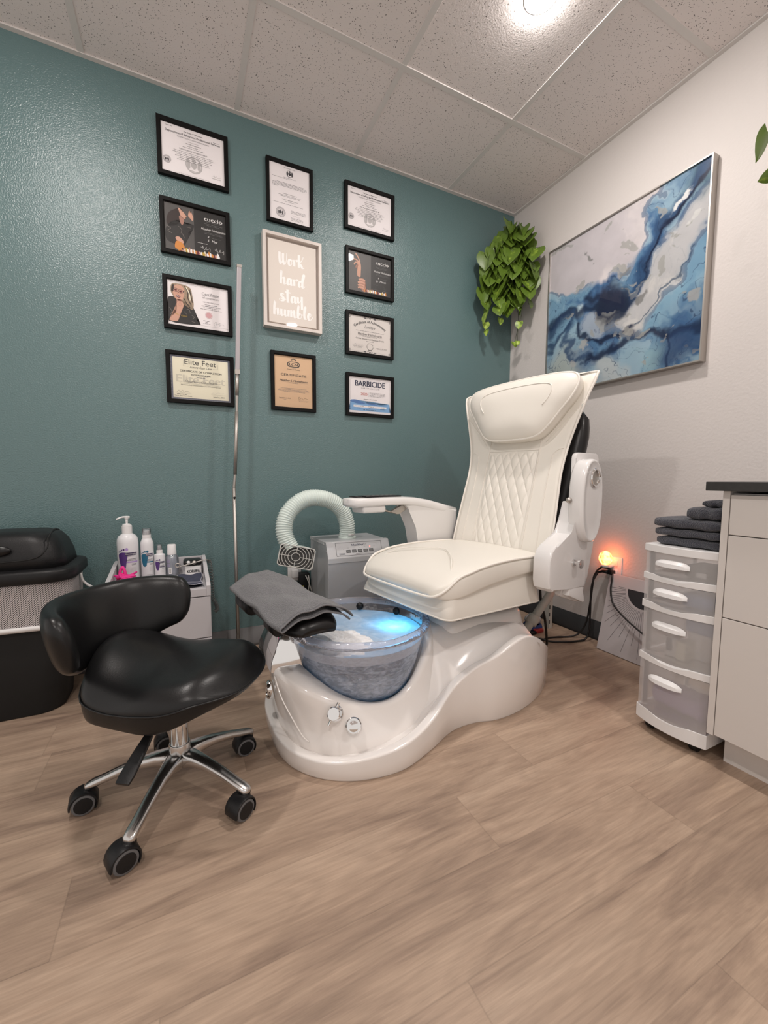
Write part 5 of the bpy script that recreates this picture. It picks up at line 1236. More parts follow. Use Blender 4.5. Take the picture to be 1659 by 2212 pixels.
# folded towel over the foot rest
tk = .008
NA, NB = 26, 34
def tw(v_):
    """cross-section path of the folded towel at v_ along the pad: under sheet, fold, upper sheet"""
    P = PA.lerp(PB, lerp(.02, .99, v_)); wid = .112+.005*math.sin(v_*9); q = []
    def zz(a): return .041-.034*abs(a)**3+.0035*math.sin(v_*14+a*4)+.0025*math.sin(a*9-v_*7)
    for k in range(NA+1): a = lerp(1.0, -1.0, k/NA); q.append((a*wid, zz(a)))
    for k in range(1, 6): t_ = PI*k/6; q.append((-wid-.008*math.sin(t_), zz(-1)+.008-.008*math.cos(t_)))
    for k in range(NA+1): a = lerp(-1.0, 1.10, k/NA); q.append((a*wid, zz(a)+.016+.006*math.sin(v_*6+1.3)*(1-abs(a)**4)+.010*sstep(.7, 1.1, a)*sstep(.25, 0, v_)))
    return P, q
def sect(v_, th):
    P, q = tw(v_); A = []; B = []
    for k in range(len(q)):
        a, c = q[max(k-1, 0)], q[min(k+1, len(q)-1)]; dx, dz = c[0]-a[0], c[1]-a[1]; l = math.hypot(dx, dz) or 1; nx, nz_ = -dz/l*th/2, dx/l*th/2
        A.append(tuple(P+dd*(q[k][0]+nx)+V((0, 0, q[k][1]+nz_)))); B.append(tuple(P+dd*(q[k][0]-nx)+V((0, 0, q[k][1]-nz_))))
    return A+B[::-1]
b = MB('towel_grey'); b.loft([sect(j/NB, .0052) for j in range(NB+1)])
tow = mk('hand_towel', b, loc=(-1.73, -.78, .45)); props(tow, 'grey terry towel folded over the black foot rest', 'towel')
ORG[tow.name] = V((-1.73, -.78, .45))
b = MB('hem'); P, q = tw(0); b.tube([tuple(P-ax*.0015+dd*x+V((0, 0, z))) for x, z in q], .0031, 6); mk('hem', b, tow)

# ------------------------------------------------------------------ black saddle stool
SCX, SCY = -2.078, -.985
stool = thing('saddle_stool', 'black leather saddle stool with curved backrest on a five-arm chrome caster base', 'stool', (SCX, SCY, 0))
angs = [26, 98, 170, 242, 314]
HUBZ = .115
rotw = {26: 190, 98: 185, 170: 187, 242: 203, 314: 212}
for a in angs:
    t = math.radians(a); d = V((math.cos(t), math.sin(t), 0)); s_ = V((-d.y, d.x, 0)); ri = []
    for r_, w_, zt, th in ((.010, .022, .128, .05), (.035, .024, .130, .044), (.06, .020, .127, .034), (.10, .0165, .118, .026), (.15, .0150, .103, .022), (.19, .0145, .088, .020), (.215, .0150, .080, .020), (.228, .0145, .074, .020), (.2345, .008, .070, .014)):
        P = V((SCX, SCY, 0))+d*r_; q = []
        for k in range(16):
            u_ = 2*PI*k/16; c, s2 = math.cos(u_), math.sin(u_); q.append(tuple(P+s_*(w_*math.copysign(abs(c)**.7, c))+V((0, 0, zt-th/2+th/2*math.copysign(abs(s2)**.7, s2)))))
        ri.append(q)
    b = MB('alu'); b.loft(ri); arm_ = mk('base_arm', b, stool)
    # caster
    P = V((SCX, SCY, 0))+d*.222; wa = math.radians(rotw[a]); fw = V((math.cos(wa), math.sin(wa), 0)); sd = V((-fw.y, fw.x, 0)); W = P+fw*.016+V((0, 0, .0275))
    b = MB('steel'); b.tube([P+V((0, 0, .048)), P+V((0, 0, .066))], .010, 14); cs = mk('caster_stem', b, stool)
    for q in (-1, 1):
        b = MB('black_plastic'); c0 = W+sd*(q*.006); c1 = W+sd*(q*.0225)
        b.tube([c0, c0.lerp(c1, .1), c0.lerp(c1, .85), c1], [.0215, .0225, .0225, .018], 28)
        b.use('tire'); b.tube([c0.lerp(c1, .25), c0.lerp(c1, .35), c0.lerp(c1, .8), c0.lerp(c1, .98), c1+sd*(q*.0005)], [.0262, .0275, .0275, .0262, .0228], 28)
        b.use('black_plastic'); b.tube([c1, c1+sd*(q*.0015), c1+sd*(q*.0018)], [.0215, .0205, .012], 28)
        mk('caster_wheel', b, stool, auto=.6)
    b = MB('black_plastic'); ri = []
    for k in range(15):   # hood over the two wheels
        t2 = math.radians(lerp(-35, 190, k/14)); r0, r1 = .0290, .0335; hw = .0235; o_ = lambda r_, y: tuple(W+fw*(-r_*math.cos(t2))+V((0, 0, r_*math.sin(t2)))+sd*y)
        ri.append([o_(r0, -hw), o_(r1-.002, -hw), o_(r1, -hw+.004), o_(r1, hw-.004), o_(r1-.002, hw), o_(r0, hw)])
    b.loft(ri); b.tube([P+V((0, 0, .028)), P+V((0, 0, .060))], .013, 12); mk('caster_hood', b, stool, auto=.7)
b = MB('alu'); b.cyl((SCX, SCY, .085), (SCX, SCY, .148), .030, 32, .0275, .003); mk('hub', b, stool, auto=.6)
b = MB('chrome'); b.cyl((SCX, SCY, .14), (SCX, SCY, .30), .0245, 32, None, .002); b.cyl((SCX, SCY, .29), (SCX, SCY, .36), .014, 24); mk('gas_column', b, stool, auto=.6)
FA = math.radians(-35); MT = Matrix.Translation(V((SCX, SCY, 0))) @ Matrix.Rotation(FA, 4, 'Z')   # local +X = the way a sitter faces, +Y = sitter's left
b = MB('black_plastic', MT); b.box((-.09, -.06, .318), (.09, .06, .345), .008); b.box((-.22, -.03, .318), (-.05, .03, .336), .006)
b.tube(cr([(-.20, 0, .328), (-.245, 0, .335), (-.262, 0, .37), (-.262, 0, .46)], 5), .016, 8, flat=1); mk('seat_plate', b, stool)
b = MB('black_plastic'); q0, q1 = V((SCX-.03, SCY-.06, .318)), V((-2.150, -1.120, .235)); b.tube([q0, q0.lerp(q1, .75)], .005, 8)
dr = (V((-2.198, -1.195, .188))-q1).normalized(); e0 = q0.lerp(q1, .72); e1 = V((-2.192, -1.183, .198)); sdv = dr.cross(V((0, 0, 1))).normalized(); ri = []
for f_, w_, h_ in ((0, .007, .006), (.1, .010, .007), (.45, .015, .006), (.85, .018, .005), (1.0, .016, .004)):
    P = e0.lerp(e1, f_); n2 = dr.cross(sdv); ri.append([tuple(P+sdv*(w_*c)+n2*(h_*s2)) for c, s2 in ((1, .6), (.8, 1), (-.8, 1), (-1, .6), (-1, -.6), (-.8, -1), (.8, -1), (1, -.6))])
b.loft(ri); mk('height_lever', b, stool, auto=.5)
# seat: outline in polar form, saddle shaped top
OUT = [(0, .228), (25, .232), (50, .224), (75, .200), (95, .188), (112, .194), (124, .208), (132, .216), (142, .213), (160, .208), (180, .210)]
OUTs = cr(OUT, 5)
def orad(a):
    a = (a+180) % 360-180; return interp(abs(a), OUTs)
def seat_top(x, y):
    r = .408+.052*sstep(.02, -.22, x)*(1-.35*(y/.2)**2)+.012*sstep(.05, .2, x)
    r -= .070*(abs(y)/.19)**2.1*(1-.66*sstep(-.12, .06, x)); r -= .050*sstep(.13, .25, x)
    return r
K = 72; rings = []
def sring(sc, mode, dz=0):
    q = []
    for k in range(K):
        a = 360*k/K; t = math.radians(a); r_ = orad(a)*sc; x, y = r_*math.cos(t), r_*math.sin(t)
        R1 = orad(a); ex, ey = R1*math.cos(t), R1*math.sin(t); zt = seat_top(ex*.93, ey*.93)-.012
        zb = .288+.048*sstep(.05, .22, ex)
        if mode == 'top': z = seat_top(x, y)-.020*sstep(.72, 1.0, sc)**2+dz
        elif mode == 'side': z = lerp(zt-.012, zb, dz)
        else: z = lerp(.318, zb, sc)-.003
        q.append((x, y, z))
    return q
b = MB('black_leather', MT)
rr = [sring(s_, 'top') for s_ in (.03, .2, .4, .58, .72, .83, .91, .965)]+[sring(s_, 'side', d_) for s_, d_ in ((.998, .10), (1.01, .28), (1.01, .52), (.995, .80), (.975, .97))]+[sring(s_, 'bot') for s_ in (.95, .5, .05)]
b.loft(rr); st = mk('seat', b, stool, subd=1)
b = MB('black_leather', MT); b.tube(sring(1.012, 'side', .30), .0028, 6, loop=True); mk('seam', b, st)
# backrest: arc behind the sitter, tall in the middle, rounded tapering ends
b = MB('black_leather', MT); ri = []; ca_, sa_ = .235, 0
NB2 = 30
for i in range(NB2+1):
    f_ = i/NB2; a = math.radians(lerp(180-84, 180+76, f_)); e = abs(2*f_-1)
    R_ = .188+.010*e; cx = -.048; P = V((cx+R_*1.0*math.cos(a), R_*1.02*math.sin(a)-.030, 0)); dn = V((math.cos(a), math.sin(a), 0))
    zt_ = .583-.020*e**4; zb_ = .380+.048*sstep(.35, .95, e); en = max(.12, math.sqrt(max(0, 1-max(0, (e-.86)/.14)**2))); hh = (zt_-zb_)/2*(.35+.65*en); zc = (zt_+zb_)/2+.006*e; th = .0265*max(.3, en)
    q = []
    for k in range(24):
        t2 = 2*PI*k/24; c, s2 = math.cos(t2), math.sin(t2)
        off = dn*(th*math.copysign(abs(c)**.75, c)); z = zc+hh*math.copysign(abs(s2)**.8, s2); off2 = dn*(.018*((z-zc)/.09)); q.append(tuple(P+off+off2+V((0, 0, z))))
    ri.append(q)
b.loft(ri); br = mk('backrest', b, stool, subd=1)

# ------------------------------------------------------------------ slim floor lamp by the wall
t = thing('floor_lamp', 'slim brushed steel floor lamp with unlit frosted light strip against the teal wall', 'floor lamp', (-1.82, -.10, 0))
b = MB('steel'); b.lathe([(.004, .016), (.09, .015), (.10, .012), (.102, .004), (.100, 0)], (-1.82, -.10, 0), 40); mk('base', b, t, auto=.6)
b = MB('steel'); b.cyl((-1.82, -.10, .012), (-1.822, -.10, .84), .0085, 16); b.cyl((-1.815, -.10, .905), (-1.800, -.10, 1.205), .0085, 16); b.cyl((-1.797, -.10, 1.285), (-1.793, -.10, 1.39), .0085, 16); mk('pole', b, t)
for a, c in (((-1.822, -.10, .84), (-1.815, -.10, .905)), ((-1.800, -.10, 1.205), (-1.797, -.10, 1.285))):
    b = MB('steel'); a = V(a); c = V(c); pts = []; r_ = []
    for k in range(33): pts.append(a.lerp(c, k/32)); r_.append(.0062 if k % 2 else .0078)
    b.tube(pts, r_, 14); mk('flexible_joint', b, t)
b = MB('black_satin'); b.tube([(-1.8215, -.1075, .793), (-1.8215, -.111, .793)], .0055, 14); mk('switch', b, t)
b = MB('frost'); b.smooth = False
x0, x1 = -1.7925, -1.7735
ri = [[(x+dx, y, z) for dx, y in ((-.010, -.108), (.010, -.108), (.010, -.094), (-.010, -.094))] for x, z in ((x0, 1.405), (x1, 1.88))]
b.loft(ri); mk('light_strip', b, t, bevel=.003)
for (xa, za), (xb, zb) in (((x0-.0002, 1.385), (x0, 1.407)), ((x1, 1.878), (x1+.0003, 1.890))):
    b = MB('steel'); b.smooth = False; b.loft([[(x+dx, y, z) for dx, y in ((-.0108, -.1088), (.0108, -.1088), (.0108, -.092), (-.0108, -.092))] for x, z in ((xa, za), (xb, zb))]); mk('end_cap', b, t)

# ------------------------------------------------------------------ fume extractor / air purifier
AX0, AX1, AYB, AYF = -1.430, -1.095, -.055, -.360
t = thing('air_purifier', 'grey metal air purifier with bent ribbed mint hose between foot bowl and teal wall', 'air purifier', ((AX0+AX1)/2, -.21, 0))
b = MB('grey_metal'); b.smooth = False; b.prism([(AYF, .012), (AYF, .500), (-.325, .575), (AYB, .575), (AYB, .012)][::-1], AX0, AX1, axis=0); o = mk('cabinet', b, t, bevel=.003, fixn=True)
b = MB('grey_light'); b.smooth = False; b.prism([(AYF-.0025, .478), (AYF-.0025, .5015), (-.3265, .5775), (-.300, .578), (-.300, .575), (-.324, .574), (AYF-.0005, .499), (AYF-.0005, .478)][::-1], AX0-.001, AX1+.001, axis=0); b.box((AX0-.0015, -.3, .560), (AX0, AYB, .577)); mk('cover', b, t, bevel=.001)
for y, z in ((-.10, .565), (-.20, .565), (-.29, .565), (-.335, .532)): b = MB('chrome'); b.ball((AX0-.002, y, z), .0032, 8, 6); mk('rivet', b, t)
for x in (AX0+.04, AX1-.04):
    for y in (AYF+.04, AYB-.04): b = MB('black_plastic'); b.cyl((x, y, 0), (x, y, .014), .016, 14); mk('foot', b, t)
sl = V((0, -.335+.360-.0, .0)); n_ = V((0, -.0735, .0345)).normalized(); dn_ = V((0, -.0345, -.0735)).normalized()
o0 = V((AX0+.045, -.3265, .5735))+dn_*.004+n_*.001; w_, h_ = .245, .066
b = MB('grey_light'); b.smooth = False
qd = [o0, o0+V((w_, 0, 0)), o0+V((w_, 0, 0))+dn_*h_, o0+dn_*h_]; b.loft([[tuple(q) for q in qd], [tuple(q+n_*.0012) for q in qd]]); cp = mk('control_panel', b, t)
p = Print(o0+n_*.0014, (1, 0, 0), dn_, n_, w_, h_); p.layer(1)
for a, c in (((0, 0), (1, 0)), ((1, 0), (1, 1)), ((1, 1), (0, 1)), ((0, 1), (0, 0))): p.line([a, c], .0014, 'ink')
p.layer(2); p.text('Healthy', .47, .20, .15, .25, 'navy', .02); p.text('Air', .63, .17, .14, .085, 'ink_grey', -.005)
for i in range(5):
    u = .255+.125*i; p.rect(u-.047, .57, u+.047, .80, 'ink'); p.layer(3); p.rect(u-.038, .61, u+.038, .76, 'ink_dim'); p.layer(2)
p.disc(.16, .48, .0017, 'ink'); p.disc(.50, .42, .0014, 'ink'); p.disc(.83, .40, .0014, 'ink')
for u in (.36, .375, .39): p.disc(u, .43, .0007, 'ink_grey')
p.ring(.255, .43, .0022, .0027, 'ink_grey'); p.ring(.62, .38, .0020, .0025, 'ink_grey', sx=1.4)
p.layer(4); p.disc(.735, .40, .0022, 'red_led'); p.layer(2); p.text('Aerovex', .115, .82, .07, .12, 'navy', .02); p.text('Systems', .115, .90, .06, .12, 'navy', .01); p.greek(.48, .89, .14, .03, 'ink_grey', 3)
mk('panel_printing', p, cp, fixn=False)
HP = [(-1.272, -.20, .573), (-1.274, -.205, .600), (-1.279, -.21, .657), (-1.307, -.215, .723), (-1.357, -.22, .767), (-1.423, -.225, .789), (-1.494, -.235, .789), (-1.556, -.245, .760), (-1.600, -.255, .712), (-1.618, -.265, .654), (-1.612, -.275, .600), (-1.592, -.285, .556)]
fine = cr(HP, 14); L_ = [0]
for a, c in zip(fine, fine[1:]): L_.append(L_[-1]+(V(a)-V(c)).length)
def at(s_):
    for i in range(len(L_)-1):
        if s_ <= L_[i+1]: return V(fine[i]).lerp(V(fine[i+1]), (s_-L_[i])/max(1e-9, L_[i+1]-L_[i]))
    return V(fine[-1])
NR = 62; pts = []; rr = []
for k in range(NR*4+1): pts.append(at(L_[-1]*k/(NR*4))); rr.append(.0385+.0026*math.cos(2*PI*k/4)+(.001 if k % 4 == 0 else 0))
b = MB('hose'); b.tube(pts, rr, 28); mk('hose', b, t)
b = MB('hose'); b.lathe([(.047, .0), (.047, .006), (.043, .008), (.0425, .026), (.040, .028)], (-1.272, -.20, .5755), 32); b.use('chrome'); b.box((-1.285, -.250, .592), (-1.250, -.242, .600), .002); mk('hose_collar', b, t, auto=.6)
ND = V((-.16, -.93, .20)).normalized(); NX = V((.955, -.10, -.235)); NX = (NX-ND*NX.dot(ND)).normalized(); NY = NX.cross(ND)*-1
if NY.z < 0: NY = -NY
NC = V((-1.577, -.335, .520))
NW, NH = .084, .052
def nz(x, y, d): return tuple(NC+NX*x+NY*y+ND*d)
def rr_(sx, sy, r, d, n_=5): return [nz(x, y, d) for x, y in rrect(-sx, -sy, sx, sy, r, n_)]
b = MB('hose'); hp = V(HP[-1])
circ = []
base = rrect(-NW, -NH, NW, NH, .016, 5)
for x, y in base:
    a = math.atan2(y/NH, x/NW); circ.append((.040*math.cos(a), .040*math.sin(a)))
b.loft([[nz(x+.0-.015*0, y+.03, -.062) for x, y in circ], [nz(lerp(x, X_, .5), lerp(y+.03, Y_, .5), -.032) for (x, y), (X_, Y_) in zip(circ, base)], [nz(x, y, -.010) for x, y in base]], True, True, False)
nzb = mk('nozzle', b, t)
b = MB('grille'); ou, inn = base, rrect(-NW+.005, -NH+.005, NW-.005, NH-.005, .012, 5)
b.loft([[nz(x, y, -.012) for x, y in ou], [nz(x, y, .002) for x, y in ou], [nz(x, y, .003) for x, y in inn], [nz(x, y, -.010) for x, y in inn]], True, False, False)
cxg = -.004
for R_ in (.020, .036, .050, .064, .077, .090):
    seg = []
    for k in range(65):
        a = 2*PI*k/64; x, y = cxg+R_*math.cos(a), R_*.92*math.sin(a); ok = abs(x) < NW-.003 and abs(y) < NH-.003
        if ok: seg.append(nz(x, y, .0))
        if (not ok or k == 64) and seg:
            if len(seg) > 1: b.tube(seg, .0017, 6)
            seg = []
b.tube([nz(-NW+.003, 0, 0), nz(cxg-.02, 0, 0)], .0018, 6); b.tube([nz(NW-.003, 0, 0), nz(cxg+.02, 0, 0)], .0018, 6); b.tube([nz(cxg, NH-.003, 0), nz(cxg, .02, 0)], .0018, 6); b.tube([nz(cxg, -NH+.003, 0), nz(cxg, -.02, 0)], .0018, 6)
mk('grille', b, t)
b = MB('dark_hole'); b.loft([[nz(x, y, -.009) for x, y in inn]], True, True, False); mk('nozzle_recess', b, t, fixn=False)

# wall outlet with adapter behind the hose, cords and yellow tag
b = MB('white_plastic'); b.box((-1.545, -.007, .325), (-1.470, 0, .435), .003); b.box((-1.525, -.030, .345), (-1.49, -.006, .388), .004)
o = mk('wall_outlet', b, loc=(-1.51, 0, .325)); props(o, 'white wall outlet on the teal wall below the grey hose nozzle', 'outlet')
b = MB('black_plastic'); b.box((-1.490, -.055, .265), (-1.435, -.004, .372), .006)
o = mk('power_adapter', b, loc=(-1.465, 0, .30)); props(o, 'black power adapter plugged in beside the grey air purifier', 'adapter')
b = MB('cable_white')
b.tube(cr([(-1.460, -.057, .36), (-1.452, -.075, .335), (-1.435, -.09, .27), (-1.430, -.10, .18), (-1.45, -.09, .06), (-1.44, -.05, .006), (-1.46, -.02, .005)], 6), .0030, 7)
b.tube(cr([(-1.445, -.057, .36), (-1.446, -.08, .32), (-1.462, -.095, .26), (-1.480, -.10, .18), (-1.500, -.09, .07), (-1.50, -.05, .006)], 6), .0030, 7)
mk('power_cord', b, t)
b = MB('yellow'); b.smooth = False; b.add([(-1.492, -.100, .315), (-1.484, -.100, .318), (-1.466, -.104, .268), (-1.474, -.104, .265)], [(0, 1, 2, 3)]); b.add([(-1.492, -.0985, .315), (-1.484, -.0985, .318), (-1.466, -.1025, .268), (-1.474, -.1025, .265)], [(0, 1, 2, 3)])
b.use('ink')
for k in range(4): q = V((-1.486, -.1045, .308)).lerp(V((-1.472, -.1065, .275)), k/3); b.box((q.x-.001, q.y+.0005, q.z-.001), (q.x+.001, q.y+.001, q.z+.001))
o = mk('cord_tag', b, loc=(-1.48, -.10, .265)); props(o, 'yellow printed warning tag on a cord beside the grey air purifier', 'tag')

# ------------------------------------------------------------------ white tray cart with bottles
CX0, CX1, CB, CF = -2.335, -1.957, -.020, -.430
t = thing('side_cart', 'white laminate pedicure cart with raised tray sides against the teal wall', 'cart', ((CX0+CX1)/2, -.22, 0))
b = MB('cart'); b.smooth = False; b.box((CX0, CF+.018, .03), (CX1, CB, .425)); mk('body', b, t, bevel=.0015)
for z0, z1, nm in ((.235, .405, 'drawer'), (.04, .231, 'drawer')):
    b = MB('cart'); b.smooth = False; b.box((CX0+.001, CF, z0), (CX1-.001, CF+.017, z1)); mk(nm, b, t, bevel=.0015)
b = MB('cart'); b.smooth = False; b.box((CX0+.014, CF+.005, .424), (CX1-.014, CB-.005, .438)); b.box((CX0+.016, CF-.001, .409), (CX1-.016, CF+.014, .440)); mk('tray_floor', b, t, bevel=.001)
for x0, x1 in ((CX0, CX0+.016), (CX1-.016, CX1)):
    b = MB('cart'); b.smooth = False; b.prism([(CF-.002, .409), (CF-.002, .452), (CF+.02, .462), (CB-.06, .506), (CB, .508), (CB, .425), (CF+.02, .409)][::-1], x0, x1, axis=0); mk('tray_side', b, t, bevel=.001)
b = MB('cart'); b.smooth = False; b.box((CX0+.016, CB-.015, .425), (CX1-.016, CB, .506)); mk('tray_back', b, t, bevel=.001)
for x in (CX0+.04, CX1-.04):
    for y in (CF+.06, CB-.04): b = MB('black_plastic'); b.cyl((x, y, 0), (x, y, .032), .02, 14); mk('foot', b, t)
TZ = .438
def curvprint(cx, cy, r, z1, hgt, ang0, ang1):
    """a label wrapped on a bottle: u runs from ang0 to ang1"""
    w = abs(ang1-ang0)*r
    class CP(Print):
        def P(s, u, v, k=None):
            a = ang0+(ang1-ang0)*u; rr2 = r+.00030*(s.k if k is None else k); return (cx+rr2*math.cos(a), cy+rr2*math.sin(a), z1-v*hgt)
    c_ = CP((0, 0, 0), (1, 0, 0), (0, 0, -1), (0, -1, 0), w, hgt); c_.cell = .05; return c_
def refine(p, mx=.004):  # cut long print faces so they follow the curve
    return p
def footmark(p, u, v, s, c, toe):
    g = lambda a, b_: (u+a*s/p.w, v+b_*1.15*s/p.h)
    p.shape([g(-.9, -.75), g(-.3, -1.0), g(.45, -.97), g(.88, -.75), g(.45, -.55), g(-.05, -.35), g(-.30, .2), g(-.12, .9), g(.32, 1.40), g(.38, 1.78), g(.1, 2.0), g(-.35, 1.95), g(-.62, 1.5), g(-.85, .6), g(-1.0, -.2)], c, 4)
    for k, (a, b_, r_) in enumerate(((.68, -1.42, .27), (.12, -1.40, .19), (-.28, -1.30, .15), (-.60, -1.18, .12), (-.88, -1.02, .10))): p.disc(u+a*s/p.w, v+b_*1.25*s/p.h, r_*s, toe if k == 0 else c, 14, sy=1.25)
def brand_label(p, c, toe, band, fs):
    p.layer(2); footmark(p, .29, .41, fs, c, toe); p.layer(3)
    p.rect(.38, .262, .92, .345, 'plum'); p.layer(4); p.text('footlogix', .64, .300, .040, .48, 'ink_white', .005)
    p.layer(3); p.greek(.62, .372, .34, .010, 'ink_grey', 2); p.greek(.70, .45, .36, .012, 'ink', 3); p.greek(.64, .485, .46, .013, 'ink', 4); p.rect(.46, .515, .96, .55, band)
    p.greek(.76, .59, .24, .010, 'ink', 5); p.greek(.76, .62, .22, .010, 'ink', 6)
    for i in range(5): p.greek(.74, .70+.028*i, .28, .007, 'ink_faint', 8+i)
    p.greek(.62, .945, .44, .014, 'ink_grey', 15)
CA = math.atan2(-2.05, .15)   # direction from the bottles to the room
def bottle(name, label, x, y, prof, mat_, parts, lab=None):
    t = thing(name, label, 'bottle', (x, y, TZ), 'bottles on the white cart')
    b = MB(mat_); b.lathe([(.003, 0.0005)]+prof, (x, y, TZ), 40); body = mk('bottle_body', b, t, auto=.8)
    for nm, m_, fn in parts: b = MB(m_); fn(b, x, y, TZ); mk(nm, b, t, auto=.7)
    if lab:
        r, z1, hg, a_, args = lab; p = curvprint(x, y, r, TZ+z1, hg, CA-a_, CA+a_); brand_label(p, *args); mk('label_printing', p, body, fixn=False)
def pump(b, x, y, z):
    b.lathe([(.020, .205), (.020, .238), (.0175, .240), (.0175, .244), (.012, .245), (.012, .2475), (.004, .2485), (.0055, .262), (.0045, .263), (.007, .268), (.009, .276), (.009, .280), (.003, .2825)], (x, y, z), 28)
    b.tube(cr([(x+.012, y+.0, z+.276), (x, y, z+.278), (x-.020, y-.004, z+.2765), (x-.038, y-.008, z+.268)], 4), [.0065]*4+[.0058]*4+[.0052]*4+[.0042], 10, flat=.7)
bottle('pump_bottle', 'large white pump bottle with purple footprint label, leftmost on the cart', -2.274, -.105, [(.038, .0), (.0415, .004), (.0415, .165), (.040, .180), (.034, .194), (.022, .203), (.018, .206)], 'bottle', [('pump', 'white_plastic', pump)], (.0416, .165, .155, 1.02, ('purple', 'lilac', 'lilac', .0210)))
def foamcap(b, x, y, z): b.lathe([(.0175, .178), (.0175, .195), (.014, .197), (.0135, .212), (.003, .214)], (x, y, z), 24)
def clearcap(b, x, y, z): b.lathe([(.0175, .196), (.0172, .221), (.015, .223), (.002, .2232)], (x, y, z), 24)
bottle('foam_bottle', 'slim white foam bottle with teal blue footprint label and clear cap', -2.200, -.105, [(.024, .0), (.0262, .003), (.0262, .150), (.0255, .160), (.021, .172), (.0175, .179)], 'bottle', [('pump', 'white_plastic', foamcap), ('cap', 'cap_clear', clearcap)], (.0264, .150, .142, 1.0, ('tealblue', 'tealblue', 'tealblue', .0165)))
def spray(b, x, y, z): b.lathe([(.0125, .106), (.0125, .122), (.0085, .124), (.0085, .130), (.007, .131), (.007, .142), (.002, .143)], (x, y, z), 22)
def clearcap2(b, x, y, z): b.lathe([(.0100, .1235), (.0098, .147), (.008, .149), (.001, .1492)], (x, y, z), 20)
bottle('spray_bottle', 'small white spray bottle with dark purple footprint label', -2.151, -.115, [(.021, .0), (.0225, .003), (.0225, .098), (.0215, .103), (.0135, .106), (.012, .108)], 'bottle', [('sprayer', 'white_plastic', spray), ('cap', 'cap_clear', clearcap2)], (.0227, .098, .092, 1.0, ('purple', 'purple', 'plum', .0115)))
def lid4(b, x, y, z): b.lathe([(.0195, .098), (.0195, .116), (.0185, .119), (.018, .142), (.0165, .144), (.002, .145)], (x, y, z), 26)
def liq(b, x, y, z):
    p = curvprint(x, y, .0282, z+.085, .08, CA-1.0, CA+.9); p.layer(2)
    for k in range(4): p.greek(.20, .10+.05*k, .30, .016, 'lilac', k)
    for k in range(3): p.greek(.20, .38+.05*k, .30, .014, 'lilac', 5+k)
    p.rect(.22, .55, .44, .92, 'label_white'); p.layer(3)
    for k in range(9): p.rect(.27, .60+.03*k, .39, .612+.03*k+.006*(k % 2), 'ink')
    b.mats = p.mats; b.v, b.f, b.fm, b.sm = p.v, p.f, p.fm, p.sm
bottle('dispenser_bottle', 'clear dispenser bottle of liquid with white flip lid and barcode', -2.102, -.105, [(.026, .0), (.0280, .003), (.0280, .078), (.0265, .088), (.020, .097), (.018, .099)], 'liquid', [('lid', 'white_plastic', lid4), ('label', 'label_white', liq)])
b = MB('pink')
rd = random.Random(4); q = []
for k in range(26): q.append((-2.272+.034*math.sin(k*1.9)+rd.uniform(-.01, .01), -.225+.030*math.cos(k*2.3), TZ+.012+.014*(1+math.sin(k*1.3))+rd.uniform(0, .006)))
b.tube(cr(q, 5), .0085, 8, flat=.5); b.tube(cr([(-2.30, -.20, TZ+.012), (-2.297, -.20, TZ+.05), (-2.287, -.20, TZ+.072), (-2.278, -.205, TZ+.05), (-2.28, -.21, TZ+.02)], 6), .006, 8)
o = mk('net_pouf', b, loc=(-2.27, -.22, TZ)); props(o, 'crumpled magenta netting in the left end of the cart tray', 'netting')
# nail drill: control box, coiled cord, handpiece cable
t = thing('nail_drill', 'black nail drill control box with coiled grey cord over the cart side', 'nail drill', (-2.012, -.09, TZ))
b = MB('label_white'); b.smooth = False; b.box((-2.048, -.145, TZ), (-1.980, -.05, TZ+.040)); 
p = Print((-2.048, -.1455, TZ+.036), (1, 0, 0), (0, 0, -1), (0, -1, 0), .068, .032)
p.layer(1); p.text('KORUPA', .5, .55, .42, .78, 'ink', .04)
mk('box_print', p, mk('carton', b, t, bevel=.001), fixn=False)
b = MB('black_satin'); b.box((-2.056, -.135, TZ+.041), (-1.977, -.050, TZ+.066), .011, 3); bx = mk('control_box', b, t)
b = MB('white_plastic'); b.tube([(-2.034, -.134, TZ+.058), (-2.034, -.138, TZ+.060)], .0075, 10); mk('speed_dial', b, bx)
b = MB('steel'); b.tube([(-2.010, -.134, TZ+.056), (-2.010, -.140, TZ+.057)], .0095, 18); b.tube(cr([(-2.074, -.150, TZ+.050), (-2.065, -.150, TZ+.046), (-2.010, -.150, TZ+.058), (-1.96, -.145, TZ+.068), (-1.945, -.12, TZ+.056)], 6), .0026, 8)
b.tube([(-2.079+.009*math.cos(a), -.150, TZ+.052+.009*math.sin(a)) for a in [2*PI*k/16 for k in range(16)]], .003, 8, loop=True); mk('handpiece', b, bx)
b = MB('cord_grey'); axp = cr([(-1.946, -.115, TZ+.060), (-1.938, -.11, TZ+.02), (-1.934, -.105, TZ-.06), (-1.932, -.10, TZ-.13), (-1.918, -.10, TZ-.165), (-1.914, -.10, TZ-.190), (-1.924, -.10, TZ-.20)], 30)
hel = []; nT = 34
for k in range(nT*10+1):
    f_ = k/(nT*10); i_ = f_*(len(axp)-1); i0 = int(min(i_, len(axp)-2)); P = V(axp[i0]).lerp(V(axp[i0+1]), i_-i0); tg = (V(axp[i0+1])-V(axp[i0])).normalized(); u_ = tg.cross(V((0, 1, 0))).normalized(); w2 = tg.cross(u_); a = 2*PI*f_*nT
    hel.append(P+u_*(.0075*math.cos(a))+w2*(.0075*math.sin(a)))
b.tube(hel, .0021, 5); mk('coiled_cord', b, t)
b = MB('denim')
